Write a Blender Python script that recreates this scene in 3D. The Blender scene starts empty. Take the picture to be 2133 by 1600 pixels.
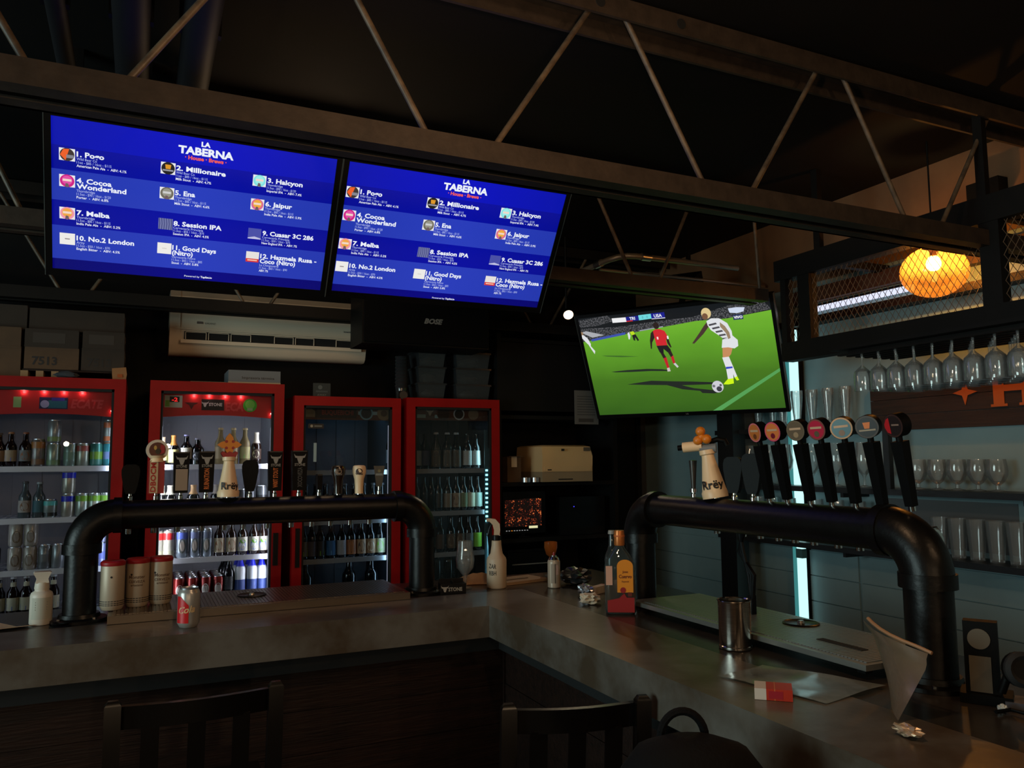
import bpy, bmesh, math, random
from mathutils import Vector, Matrix
random.seed(11)
R = math.radians
sc = bpy.context.scene
COL = sc.collection

# ------------------------------------------------------------------ camera
yaw, pitch, roll = R(64.8), R(5.5), R(-0.44)
fw = Vector((math.cos(yaw)*math.cos(pitch), math.sin(yaw)*math.cos(pitch), math.sin(pitch)))
rt = Vector((math.sin(yaw), -math.cos(yaw), 0.0))
up = rt.cross(fw)
rt2 = math.cos(roll)*rt + math.sin(roll)*up
up2 = -math.sin(roll)*rt + math.cos(roll)*up
cam = bpy.data.cameras.new('camera')
cam.sensor_fit = 'HORIZONTAL'; cam.sensor_width = 36.0; cam.lens = 36.0*1650/2133
cam.clip_start = 0.05; cam.clip_end = 60
camo = bpy.data.objects.new('camera', cam); COL.objects.link(camo)
camo.matrix_world = Matrix(((rt2.x, up2.x, -fw.x, 0), (rt2.y, up2.y, -fw.y, 0), (rt2.z, up2.z, -fw.z, 1.6), (0, 0, 0, 1)))
sc.camera = camo

# ------------------------------------------------------------------ world, lights, exposure
w = bpy.data.worlds.new('world'); sc.world = w; w.use_nodes = True
w.node_tree.nodes['Background'].inputs[0].default_value = (0.02, 0.024, 0.03, 1)
w.node_tree.nodes['Background'].inputs[1].default_value = 0.2
vs = sc.view_settings
vs.view_transform = 'Standard'; vs.look = 'None'; vs.exposure = 0.0; vs.gamma = 1.0; vs.use_curve_mapping = False
cy = sc.cycles
cy.use_denoising = True
cy.max_bounces = 8; cy.diffuse_bounces = 3; cy.glossy_bounces = 4; cy.transmission_bounces = 6; cy.transparent_max_bounces = 24
cy.sample_clamp_indirect = 1.5; cy.caustics_reflective = False; cy.caustics_refractive = False

def lin(c):
    c = c/255.0
    return c/12.92 if c <= 0.04045 else ((c+0.055)/1.055)**2.4
def L3(c): return (lin(c[0]), lin(c[1]), lin(c[2]))

def lamp(kind, name, loc, energy, col, size=0.1, size_y=None, aim=None, spot=None, spread=None):
    d = bpy.data.lights.new(name, kind); d.energy = energy; d.color = col
    if kind == 'AREA':
        d.shape = 'RECTANGLE'; d.size = size; d.size_y = size_y or size
        if spread: d.spread = R(spread)
    else:
        d.shadow_soft_size = size
        if spot: d.spot_size = R(spot); d.spot_blend = 0.6
    o = bpy.data.objects.new(name, d); COL.objects.link(o); o.location = loc
    if aim: o.rotation_euler = (Vector(aim)-Vector(loc)).to_track_quat('-Z', 'Y').to_euler()
    return o
# the room behind the photographer: warm lit dining room far behind
for p in ((-2.6, -3.4, 1.95), (-1.0, -4.4, 1.9), (0.4, -3.6, 1.85)):
    lamp('POINT', 'dining_bulb_light', p, 44.0, (1.0, 0.68, 0.40), 0.035)
# pendant bulbs over the bar seats, above the frame
for p in ((0.80, 1.15, 2.44), (1.75, -0.25, 2.45)):
    lamp('POINT', 'pendant_bulb_light', p, 19.0, (1.0, 0.62, 0.34), 0.04)
lamp('POINT', 'ac_fill_light', (0.80, 3.80, 2.64), 7.5, (1.0, 0.66, 0.38), 0.20)  # unseen fill added behind the menu screens to brighten the air conditioner
lamp('AREA', 'right_wall_fill', (-3.9, 1.5, 1.6), 110.0, (0.74, 1.0, 0.99), 2.4, 1.8, (3.7, 2.2, 1.2))  # cool fill added at the left to light the right wall

# ------------------------------------------------------------------ materials
MATS = {}
def mat(name, col=(128, 128, 128), rough=0.5, metal=0.0, emit=0.0, spec=0.5, noise=None, bump=None, alpha=None,
        sample=True, coat=0.0, stretch=(1, 1, 1), trans=0.0):
    if name in MATS: return MATS[name]
    m = bpy.data.materials.new(name); m.use_nodes = True; MATS[name] = m
    nt = m.node_tree; b = nt.nodes['Principled BSDF']
    c = L3(col)
    b.inputs['Base Color'].default_value = (*c, 1)
    b.inputs['Roughness'].default_value = rough
    b.inputs['Metallic'].default_value = metal
    b.inputs['Specular IOR Level'].default_value = spec
    if coat: b.inputs['Coat Weight'].default_value = coat; b.inputs['Coat Roughness'].default_value = 0.08
    if trans: b.inputs['Transmission Weight'].default_value = trans; b.inputs['IOR'].default_value = 1.3
    if emit:
        b.inputs['Emission Color'].default_value = (*c, 1); b.inputs['Emission Strength'].default_value = emit
        b.inputs['Base Color'].default_value = (0.01, 0.01, 0.01, 1)
        if not sample: m.cycles.emission_sampling = 'NONE'
    tc = None
    if noise or bump:
        tc = nt.nodes.new('ShaderNodeTexCoord'); mp = nt.nodes.new('ShaderNodeMapping')
        mp.inputs['Scale'].default_value = stretch
        nt.links.new(tc.outputs['Object'], mp.inputs['Vector'])
    if noise:   # (scale, other colour, low, high)
        n = nt.nodes.new('ShaderNodeTexNoise'); n.inputs['Scale'].default_value = noise[0]; n.inputs['Detail'].default_value = 7
        n.inputs['Roughness'].default_value = 0.62
        nt.links.new(mp.outputs[0], n.inputs['Vector'])
        r = nt.nodes.new('ShaderNodeValToRGB')
        r.color_ramp.elements[0].position = noise[2] if len(noise) > 2 else 0.35
        r.color_ramp.elements[1].position = noise[3] if len(noise) > 3 else 0.65
        r.color_ramp.elements[0].color = (*c, 1); r.color_ramp.elements[1].color = (*L3(noise[1]), 1)
        nt.links.new(n.outputs['Fac'], r.inputs['Fac']); nt.links.new(r.outputs['Color'], b.inputs['Base Color'])
    if bump:    # (scale, strength)
        n2 = nt.nodes.new('ShaderNodeTexNoise'); n2.inputs['Scale'].default_value = bump[0]; n2.inputs['Detail'].default_value = 5
        nt.links.new(mp.outputs[0], n2.inputs['Vector'])
        bp = nt.nodes.new('ShaderNodeBump'); bp.inputs['Strength'].default_value = bump[1]; bp.inputs['Distance'].default_value = 0.01
        nt.links.new(n2.outputs['Fac'], bp.inputs['Height']); nt.links.new(bp.outputs[0], b.inputs['Normal'])
    return m

def glassmat(name, tint=(255, 255, 255), refl=1.0, rough=0.0, base=0.04, haze=None):
    """thin-walled clear glass: lets light straight through, mirrors by Fresnel; haze mixes in a little diffuse colour"""
    if name in MATS: return MATS[name]
    m = bpy.data.materials.new(name); m.use_nodes = True; MATS[name] = m
    nt = m.node_tree; nt.nodes.remove(nt.nodes['Principled BSDF']); out = nt.nodes['Material Output']
    t = nt.nodes.new('ShaderNodeBsdfTransparent'); t.inputs[0].default_value = (*L3(tint), 1)
    g = nt.nodes.new('ShaderNodeBsdfGlossy'); g.inputs['Roughness'].default_value = rough
    lw = nt.nodes.new('ShaderNodeLayerWeight'); lw.inputs['Blend'].default_value = 0.35
    ma = nt.nodes.new('ShaderNodeMath'); ma.operation = 'MULTIPLY_ADD'
    nt.links.new(lw.outputs['Fresnel'], ma.inputs[0]); ma.inputs[1].default_value = refl; ma.inputs[2].default_value = base
    mx = nt.nodes.new('ShaderNodeMixShader')
    nt.links.new(ma.outputs[0], mx.inputs[0]); nt.links.new(t.outputs[0], mx.inputs[1]); nt.links.new(g.outputs[0], mx.inputs[2])
    last = mx
    if haze:
        d = nt.nodes.new('ShaderNodeBsdfDiffuse'); d.inputs[0].default_value = (*L3(haze[0]), 1)
        m2 = nt.nodes.new('ShaderNodeMixShader'); m2.inputs[0].default_value = haze[1]
        nt.links.new(mx.outputs[0], m2.inputs[1]); nt.links.new(d.outputs[0], m2.inputs[2]); last = m2
    nt.links.new(last.outputs[0], out.inputs['Surface'])
    return m

BLACK = mat('black_paint', (8, 8, 8), 0.5, spec=.2, noise=(5, (11, 10, 10)))
TAPBLACK = mat('tap_black', (6, 6, 6), 0.5, spec=0.12)
BLACKMATT = mat('black_matt', (10, 10, 10), 0.8)
BPLASTIC = mat('black_plastic', (8, 8, 9), 0.3, spec=0.2)
PIPE = mat('black_pipe', (8, 7, 7), 0.36, spec=0.25, noise=(9, (11, 10, 9)), bump=(60, 0.08))
STEELPAINT = mat('joist_paint', (62, 51, 42), 0.6, spec=.3, noise=(14, (48, 39, 32)), bump=(40, 0.1))
WEBPAINT = mat('joist_web_paint', (110, 92, 72), 0.5, noise=(20, (70, 58, 48)))
STEEL = mat('brushed_steel', (190, 182, 172), 0.28, 1.0, noise=(40, (150, 144, 138)), stretch=(1, 12, 1))
CHROME = mat('chrome', (225, 222, 215), 0.12, 1.0)
ALU = mat('aluminium', (200, 200, 205), 0.3, 1.0)
CONCRETE = mat('concrete_slab', (98, 93, 86), 0.30, spec=0.4, noise=(2.6, (70, 58, 46), 0.40, 0.60), bump=(30, 0.05))
WORKTOP = mat('worktop_dark', (52, 47, 42), 0.25, spec=0.5, noise=(6, (38, 33, 29)))
WOODDARK = mat('dark_wood', (40, 22, 15), 0.5, spec=.25, noise=(5, (22, 12, 8), 0.3, 0.7), bump=(12, 0.25), stretch=(1, 14, 14))
CHAIRWOOD = mat('chair_wood', (12, 9, 8), 0.25, spec=0.4, noise=(8, (8, 6, 5)))
WALLGREY = mat('wall_grey_paint', (134, 162, 168), 0.55, noise=(2.0, (126, 153, 159)), bump=(80, 0.03))
WALLBLACK = mat('wall_black', (9, 9, 10), 0.7, spec=.2, noise=(3, (13, 12, 12)))
CEIL = mat('ceiling_dark', (10, 9, 8), 0.8, spec=.2, noise=(4, (15, 12, 10)))
FLOORM = mat('floor_concrete', (48, 44, 40), 0.5, noise=(3, (36, 33, 30)))
RED = mat('fridge_red', (150, 8, 13), 0.45, spec=.2, noise=(6, (136, 6, 10)))
REDHEAD = mat('header_red', (200, 26, 32), 0.45)
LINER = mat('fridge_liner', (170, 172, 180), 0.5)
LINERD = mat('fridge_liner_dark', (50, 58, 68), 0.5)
WHITERAIL = mat('shelf_rail', (225, 226, 235), 0.4)
DOORGLASS = glassmat('door_glass', (238, 240, 242), 0.4, 0.0, 0.01)
CLEAR = glassmat('clear_glass', (252, 253, 253), 0.75, 0.02, 0.03, haze=((225, 235, 238), 0.10))
CLEARBOTTLE = glassmat('bottle_clear', (205, 210, 205), 1.1, 0.03, 0.06)
PLASTCLR = glassmat('container_plastic', (150, 154, 156), 0.7, 0.15, 0.04, haze=((110, 114, 118), 0.14))
WHITEP = mat('white_plastic', (205, 196, 182), 0.45)
PAPER = mat('paper', (205, 188, 164), 0.8)
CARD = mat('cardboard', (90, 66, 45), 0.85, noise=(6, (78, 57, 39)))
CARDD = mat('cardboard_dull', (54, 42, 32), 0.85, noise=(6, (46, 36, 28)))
GOLD = mat('orange_enamel', (214, 122, 30), 0.4)
CREAM = mat('cream_enamel', (238, 204, 162), 0.4)
REDP = mat('red_enamel', (150, 22, 26), 0.4)
INK = mat('dark_ink', (26, 20, 18), 0.6)
INKORANGE = mat('orange_ink', (190, 96, 36), 0.6)
INKGREY = mat('grey_ink', (120, 116, 110), 0.6)
def colmat(c, rough=0.45, metal=0.0):
    return mat('paint_%d_%d_%d_%d' % (c[0], c[1], c[2], int(metal*10)), c, rough, metal)
def emitmat(c, s=1.0, sample=False, nm='glow'):
    return mat('%s_%d_%d_%d_%d' % (nm, c[0], c[1], c[2], int(s*100)), c, 0.5, emit=s, sample=sample)

# ------------------------------------------------------------------ mesh helpers
def BM(): return bmesh.new()
def bx(bm, x0, x1, y0, y1, z0, z1):
    vs_ = [bm.verts.new(p) for p in ((x0, y0, z0), (x1, y0, z0), (x1, y1, z0), (x0, y1, z0), (x0, y0, z1), (x1, y0, z1), (x1, y1, z1), (x0, y1, z1))]
    for f in ((0, 3, 2, 1), (4, 5, 6, 7), (0, 1, 5, 4), (1, 2, 6, 5), (2, 3, 7, 6), (3, 0, 4, 7)):
        bm.faces.new([vs_[i] for i in f])
    return bm
def bevel(bm, wd=0.004, seg=2):
    es = [e for e in bm.edges if len(e.link_faces) == 2 and e.calc_face_angle(0) > 0.6]
    bmesh.ops.bevel(bm, geom=es, offset=wd, segments=seg, affect='EDGES', profile=0.7, clamp_overlap=True)
    return bm
def box(x0, x1, y0, y1, z0, z1, b=0.0, seg=2):
    bm = bx(BM(), x0, x1, y0, y1, z0, z1)
    return bevel(bm, b, seg) if b else bm
def lathe(bm, prof, seg=18, M=None, a0=0.0, a1=None):
    full = a1 is None
    n = seg if full else seg+1
    span = 2*math.pi if full else a1-a0
    rings = []
    for r, z in prof:
        if r < 1e-6: rings.append([bm.verts.new((0, 0, z))])
        else: rings.append([bm.verts.new((r*math.cos(a0+span*i/seg), r*math.sin(a0+span*i/seg), z)) for i in range(n)])
    fresh = [v for q in rings for v in q]
    for A, B in zip(rings, rings[1:]):
        for i in range(n if full else n-1):
            j = (i+1) % n
            if len(A) == 1 and len(B) == 1: continue
            if len(A) == 1: bm.faces.new((A[0], B[j], B[i]))
            elif len(B) == 1: bm.faces.new((A[i], A[j], B[0]))
            else: bm.faces.new((A[i], A[j], B[j], B[i]))
    if M is not None: bmesh.ops.transform(bm, matrix=M, verts=fresh)
    return bm
def cyl(bm, p0, p1, r0, r1=None, seg=12):
    p0, p1 = Vector(p0), Vector(p1); d = p1-p0; r1 = r0 if r1 is None else r1
    M = Matrix.Translation(p0) @ d.to_track_quat('Z', 'Y').to_matrix().to_4x4()
    return lathe(bm, [(0, 0), (r0, 0), (r1, d.length), (0, d.length)], seg, M)
def tube(bm, pts, r, seg=10):
    pts = [Vector(p) for p in pts]; rings = []
    t0 = (pts[1]-pts[0]).normalized(); nrm = t0.orthogonal().normalized()
    for i, p in enumerate(pts):
        t = (pts[min(i+1, len(pts)-1)]-pts[max(i-1, 0)]).normalized()
        nrm = (nrm-t*nrm.dot(t)).normalized(); bn = t.cross(nrm)
        rr = r[i] if isinstance(r, (list, tuple)) else r
        rings.append([bm.verts.new(p+rr*(math.cos(2*math.pi*k/seg)*nrm+math.sin(2*math.pi*k/seg)*bn)) for k in range(seg)])
    for A, B in zip(rings, rings[1:]):
        for k in range(seg): bm.faces.new((A[k], A[(k+1) % seg], B[(k+1) % seg], B[k]))
    bm.faces.new(rings[0][::-1]); bm.faces.new(rings[-1])
    return bm
def prism(bm, pts, y0, y1):
    """polygon given in x,z, pushed from y0 to y1"""
    a = [bm.verts.new((p[0], y0, p[1])) for p in pts]; b = [bm.verts.new((p[0], y1, p[1])) for p in pts]
    n = len(pts)
    bm.faces.new(a); bm.faces.new(b[::-1])
    for i in range(n): bm.faces.new((a[i], b[i], b[(i+1) % n], a[(i+1) % n]))
    return bm
def loft(bm, secs):
    """stack of equal-length closed loops"""
    rs = [[bm.verts.new(p) for p in s] for s in secs]; n = len(secs[0])
    for A, B in zip(rs, rs[1:]):
        for i in range(n): bm.faces.new((A[i], A[(i+1) % n], B[(i+1) % n], B[i]))
    bm.faces.new(rs[0][::-1]); bm.faces.new(rs[-1])
    return bm
def fin(bm, smooth=True, name='m', ang=38):
    bmesh.ops.recalc_face_normals(bm, faces=bm.faces[:])
    me = bpy.data.meshes.new(name); bm.to_mesh(me); bm.free()
    if smooth:
        me.polygons.foreach_set('use_smooth', [True]*len(me.polygons)); me.set_sharp_from_angle(angle=R(ang))
    return me
def ob(name, me, m, parent=None, loc=(0, 0, 0), rot=(0, 0, 0), smooth=True):
    if isinstance(me, bmesh.types.BMesh): me = fin(me, smooth, name)
    if len(me.materials) == 0: me.materials.append(m)
    o = bpy.data.objects.new(name, me); COL.objects.link(o)
    if m is not None and len(me.materials) == 1 and me.materials[0] is not m:
        o.material_slots[0].link = 'OBJECT'; o.material_slots[0].material = m
    o.location = loc; o.rotation_euler = rot
    if parent is not None: o.parent = parent
    return o
def tag(o, label, cat, group=None):
    o['label'] = label; o['category'] = cat
    if group: o['group'] = group
    return o
def thing(name, label, cat, loc=(0, 0, 0), rotz=0.0, group=None, rot=None):
    o = bpy.data.objects.new(name, None); COL.objects.link(o); o.empty_display_size = 0.05
    o.location = loc; o.rotation_euler = rot if rot else (0, 0, rotz)
    return tag(o, label, cat, group)
def struct(name, bm, m, smooth=False):
    o = ob(name, bm, m, smooth=smooth); o['kind'] = 'structure'; return o
def face(x, y): return math.atan2(-x, y)   # turn local -Y towards the photographer at the origin
ORD = ['first', 'second', 'third', 'fourth', 'fifth', 'sixth', 'seventh', 'eighth', 'ninth', 'tenth', 'eleventh', 'twelfth', 'thirteenth', 'fourteenth']
CACHE = {}
def cached(key, fn):
    if key not in CACHE: CACHE[key] = fin(fn(), True, key if isinstance(key, str) else key[0])
    return CACHE[key]

class Txt:
    """flat lettering gathered into one mesh; x right, y up, facing local -Y"""
    def __init__(s): s.bm = BM()
    def add(s, body, x, y, size, align='L', bold=0.0, w=None, rot=0.0, shear=0.0, sy=1.0):
        cu = bpy.data.curves.new('lettering', 'FONT'); cu.body = body; cu.size = size; cu.offset = bold*size
        cu.resolution_u = 2; cu.shear = shear
        o = bpy.data.objects.new('lettering', cu); me = bpy.data.meshes.new_from_object(o)
        bpy.data.objects.remove(o); bpy.data.curves.remove(cu)
        xs = [v.co.x for v in me.vertices]
        if xs:
            lo, hi = min(xs), max(xs); k = (w/(hi-lo)) if w else 1.0
            off = {'L': lo, 'C': (lo+hi)/2, 'R': hi}[align]
            c, sn = math.cos(rot), math.sin(rot)
            for v in me.vertices:
                a, b = (v.co.x-off)*k, v.co.y*sy
                v.co = (x+a*c-b*sn, y+a*sn+b*c, 0)
            s.bm.from_mesh(me)
        bpy.data.meshes.remove(me); return s
    def build(s, name, m, parent=None, eps=0.001, wrap=None, loc=(0, 0, 0), rot=(0, 0, 0), conv=None):
        for v in s.bm.verts:
            x, y = v.co.x, v.co.y
            if wrap: v.co = ((wrap+eps)*math.sin(x/wrap), -(wrap+eps)*math.cos(x/wrap), y)
            elif conv: v.co = conv(x, y)
            else: v.co = (x, -eps, y)
        me = bpy.data.meshes.new(name); s.bm.to_mesh(me); s.bm.free()
        return ob(name, me, m, parent, loc, rot)
class Flat:
    """flat picture pieces, each polygon with its own material, in the x,z plane facing -Y"""
    def __init__(s): s.v = []; s.f = []; s.mi = []; s.ms = []
    def add(s, pts, m, layer=1):
        if m not in s.ms: s.ms.append(m)
        b = len(s.v); s.v += [(p[0], -0.0004*layer, p[1]) for p in pts]
        s.f.append(list(range(b, b+len(pts)))); s.mi.append(s.ms.index(m)); return s
    def disc(s, x, z, r, m, layer=1, rz=None, n=20):
        return s.add([(x+r*math.cos(2*math.pi*i/n), z+(rz or r)*math.sin(2*math.pi*i/n)) for i in range(n)], m, layer)
    def rect(s, x0, x1, z0, z1, m, layer=1): return s.add([(x0, z0), (x1, z0), (x1, z1), (x0, z1)], m, layer)
    def build(s, name, parent=None, loc=(0, 0, 0), rot=(0, 0, 0), wrap=None):
        v = s.v
        if wrap: v = [((wrap-p[1])*math.sin(p[0]/wrap), -(wrap-p[1])*math.cos(p[0]/wrap), p[2]) for p in v]
        me = bpy.data.meshes.new(name); me.from_pydata(v, [], s.f)
        for m in s.ms: me.materials.append(m)
        me.polygons.foreach_set('material_index', s.mi)
        o = bpy.data.objects.new(name, me); COL.objects.link(o); o.location = loc; o.rotation_euler = rot
        if parent is not None: o.parent = parent
        return o
def horned(fl, x, z, s, m, layer=2):
    """generic horned mask emblem"""
    fl.add([(x-.25*s, z+.25*s), (x+.25*s, z+.25*s), (x+.28*s, z-.05*s), (x+.12*s, z-.5*s), (x-.12*s, z-.5*s), (x-.28*s, z-.05*s)], m, layer)
    for k in (-1, 1):
        pts = [(x+k*.2*s, z+.25*s), (x+k*.2*s, z), (x+k*.5*s, z+.1*s), (x+k*.62*s, z+.5*s), (x+k*.45*s, z+.28*s)]
        fl.add(pts if k > 0 else pts[::-1], m, layer)
    return fl

# ------------------------------------------------------------------ room shell
XW, YB, ZC = 3.70, 5.42, 3.12
struct('floor', box(-4, XW+.1, -9, YB+.1, -0.1, 0), FLOORM)
struct('ceiling', box(-4, XW+.1, -9, YB+.1, ZC, ZC+0.1), CEIL)
struct('wall_back', box(-4, XW+.1, YB, YB+.1, 0, ZC), WALLBLACK)
wr = struct('wall_right', box(XW, XW+.1, -9, YB, 0, ZC), WALLGREY)
struct('wall_left', box(-4.1, -4, -9, YB, 0, ZC), WALLBLACK)
struct('wall_front', box(-4, XW, -9.1, -9, 0, ZC), WALLBLACK)
struct('upper_wall_shade', box(XW-.008, XW-.0005, -9, YB, 2.665, ZC), mat('wall_shade_brown', (124, 94, 66), .6, noise=(3, (110, 82, 58))))  # thin sheet: upper wall shade and lamp warmth painted into its colour
plank = fin(box(-0.012, 0, -1.02, 1.02, -0.072, 0.072, 0.003, 1), False, 'plank')
for i in range(7):
    for yy in (4.3, 2.24, 0.18):
        ob('plank', plank, WALLGREY, wr, (XW, yy, 0.075+0.15*i))

# ------------------------------------------------------------------ roof joists (open web steel)
def joist(label, y, x0, x1, nodes_b, nodes_t, zb=2.475, slots=False, m=None):
    m = m or STEELPAINT
    t = thing('roof_joist', label, 'joist', (0, y, 0), group='open web steel roof joists')
    bm = BM()
    bx(bm, x0, x1, 0, 0.012, zb, zb+0.066); bx(bm, x0, x1, 0.012, 0.055, zb, zb+0.008)
    bx(bm, x0, x1, 0.095, 0.150, zb, zb+0.008); bx(bm, x0, x1, 0.138, 0.150, zb, zb+0.066)
    ob('bottom_chord', bm, m, t, smooth=False)
    bm = BM()
    bx(bm, x0, x1, 0, 0.012, 3.035, 3.105); bx(bm, x0, x1, 0.012, 0.055, 3.097, 3.105)
    bx(bm, x0, x1, 0.095, 0.150, 3.097, 3.105); bx(bm, x0, x1, 0.138, 0.150, 3.035, 3.105)
    tc = ob('top_chord', bm, m, t, smooth=False)
    if slots:
        for sx in (1.30, 1.62):
            ob('slot_hole', cyl(BM(), (sx, -0.002, 3.072), (sx, 0.0, 3.072), 0.018, seg=14), BLACKMATT, tc)
    for a, b in zip(nodes_b, nodes_t):
        bm = BM(); tube(bm, [(a, 0.034, zb+0.03), (b, 0.034, 3.06)], 0.0095, 10)
        ob('web_bar', bm, WEBPAINT, t)
    return t
nb, nt_ = [], []
for k in range(-3, 4):
    nb += [0.915+k*0.995, 1.74+k*0.995]; nt_ += [1.28+k*0.995, 1.417+k*0.995]
j1 = [(a, b) for a, b in zip(nb, nt_) if -1.6 < a < 3.45]
joist('brown steel roof joist nearest the photographer, running across the top of the photo', 2.07, -2.0, 3.69, [a for a, b in j1], [b for a, b in j1], slots=True)
nb = [2.43+k*0.9 for k in range(-5, 1)]; nt2 = [2.70+k*0.9 for k in range(-5, 1)]
nb2 = [2.29+k*0.9 for k in range(-5, 2)]; nt3 = [2.02+k*0.9 for k in range(-5, 2)]
ps = [(a, b) for a, b in list(zip(nb, nt2))+list(zip(nb2, nt3)) if -1.9 < a < 3.16]
ps += [(3.13, 3.29-.15)]
joist('brown steel roof joist behind the menu screens and above the football screen', 3.335, -2.0, 3.16, [a for a, b in ps], [min(b, 3.1) for a, b in ps])
ps = []
for k in range(-3, 4):
    ps += [(0.553+k*0.95, 0.553-0.33+k*0.95), (0.663+k*0.95, 0.663+0.33+k*0.95)]
ps = [p for p in ps if -1.8 < p[0] < 3.4]
joist('dark steel roof joist furthest back, in front of the air conditioner', 4.82, -2.0, 3.6, [a for a, b in ps], [b for a, b in ps], m=mat('joist_paint_shaded', (22, 18, 15), .6, spec=.2))  # darker copy of the joist paint, shade put into the colour

for i, (x, ds) in enumerate(((-0.27, 'leftmost'), (-0.065, 'middle'), (0.133, 'rightmost'))):
    t = thing('ceiling_pipe', '%s of three dark pipes running under the ceiling deck above left menu screen' % ds, 'pipe', (x, 0, 2.97), group='dark pipes under the ceiling')
    rr = (0.03, 0.055, 0.055)[i]
    ob('pipe', cyl(BM(), (0, 2.24, 0), (0, 5.40, 0), rr, seg=16), mat('ceiling_pipe_paint', (20, 20, 23), 0.6, spec=.2), t)
    for yy in (2.6, 3.2, 4.2): ob('clamp', box(-rr-.008, rr+.008, yy-.015, yy+.015, -.01, ZC-2.97, 0.004), BLACK, t)
t = thing('conduit', 'bent silver conduit pipe above the football screen', 'conduit', (0, 0, 2.72))
pts = [(2.36, 4.12, 0), (2.36, 3.80, 0), (2.363, 3.72, 0), (2.378, 3.65, 0), (2.41, 3.61, 0), (2.46, 3.595, 0), (2.6, 3.592, 0), (3.17, 3.592, 0)]
ob('tube', tube(BM(), pts, 0.017, 10), mat('conduit_zinc', (150, 140, 126), 0.4, 0.6), t)
for p in ((2.36, 3.83, 0), (2.52, 3.593, 0)):
    ob('coupling', cyl(BM(), (p[0]-(0 if p[1] > 3.7 else .03), p[1]-(.03 if p[1] > 3.7 else 0), 0), (p[0]+(0 if p[1] > 3.7 else .03), p[1]+(.03 if p[1] > 3.7 else 0), 0), 0.022), ALU, t)
ob('hanger', box(2.80, 2.82, 3.58, 3.60, 0, ZC-2.72), BLACK, t)
t = tag(ob('conduit', tube(BM(), [(2.42, 3.92, 2.715), (3.2, 3.9, 2.715), (3.66, 3.9, 2.715)], 0.010, 8), mat('conduit_zinc')), 'thin straight conduit behind the bent silver conduit', 'conduit')

# ------------------------------------------------------------------ menu screens
W1 = emitmat((235, 240, 250), 1.0, nm='menu_white'); W2 = emitmat((170, 182, 235), 1.0, nm='menu_pale'); ORG = emitmat((240, 92, 70), 1.0, nm='menu_orange')
def bandmat(n, a, b):
    m = mat(n, a, 0.4, emit=1.0); nt = m.node_tree; tc = nt.nodes.new('ShaderNodeTexCoord'); sp = nt.nodes.new('ShaderNodeSeparateXYZ')
    nt.links.new(tc.outputs['Generated'], sp.inputs[0]); r = nt.nodes.new('ShaderNodeValToRGB')
    e = r.color_ramp.elements; e[0].color = (*L3(a), 1); e[1].color = (*L3(a), 1); k = e.new(0.5); k.color = (*L3(b), 1)
    nt.links.new(sp.outputs['X'], r.inputs['Fac']); nt.links.new(r.outputs['Color'], nt.nodes['Principled BSDF'].inputs['Emission Color']); return m
BANDS = [bandmat('menu_header_blue', (0, 14, 168), (0, 12, 190)), bandmat('menu_dark_blue', (0, 8, 145), (0, 8, 160)),
         bandmat('menu_light_blue', (34, 54, 172), (40, 60, 186)), bandmat('menu_footer_blue', (0, 0, 105), (0, 0, 128))]
BEERS = [('1. Pogo', None, 'Wild Beer Co', '11oz - $85 / 16oz - $115', 'American Pale Ale  -  ABV: 4.1%', .093), ('2. Millionaire', None, 'Wild Beer Co', '11oz - $85 / 16oz - $115', 'Milk Stout  -  ABV: 4.7%', .185),
 ('3. Halcyon', None, 'Thornbridge', '11.5oz - $90 / 16oz - $120', 'Imperial IPA  -  ABV: 7.4%', .143), ('4. Cocoa', 'Wonderland', 'Thornbridge', '11.5oz - $90 / 16oz - $120', 'Porter  -  ABV: 6.8%', .12),
 ('5. Ena', None, 'Thornbridge', '11.5oz - $85 / 16oz - $115', 'Milk Stout  -  ABV: 4.6%', .075), ('6. Jaipur', None, 'Thornbridge', '11.5oz - $85 / 16oz - $115', 'India Pale Ale  -  ABV: 5.9%', .11),
 ('7. Melba', None, 'Thornbridge', '11.5oz - $85 / 16oz - $115', 'India Pale Ale  -  ABV: 5.2%', .115), ('8. Session IPA', None, 'Cervecería Principia', '11.5oz - $55 / 16oz - $75', 'Session IPA  -  ABV: 4.5%', .185),
 ('9. Cuasar 3C 286', None, 'Cervecería Principia', '11.5oz - $50 / 16oz - $75', 'New England IPA  -  ABV: 7%', .215), ('10. No.2 London', None, 'Arity', '11.5oz - $50 / 16oz - $70', 'English Bitter  -  ABV: 4.5%', .205),
 ('11. Good Days', '(Nitro)', 'Cervecería Fauno', '11.5oz - $65 / 16oz - $85', 'Stout  -  ABV: 5.8%', .17), ('12. Hazmela Rusa -', 'Coco (Nitro)', 'La Chingonería', '11.5oz - $65 / 16oz - $90', 'ABV: 7%', .24)]
ICONS = [((60, 50, 48), (235, 95, 40)), ((30, 28, 30), (220, 150, 40)), ((130, 225, 225), (160, 235, 230)), ((205, 30, 130), (225, 80, 165)), ((110, 105, 90), (150, 148, 135)), ((215, 100, 150), (240, 170, 60)),
         ((240, 150, 170), (240, 165, 70)), None, None, None, None, None]
MW, MH = 0.95, 0.95*9/16
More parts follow.
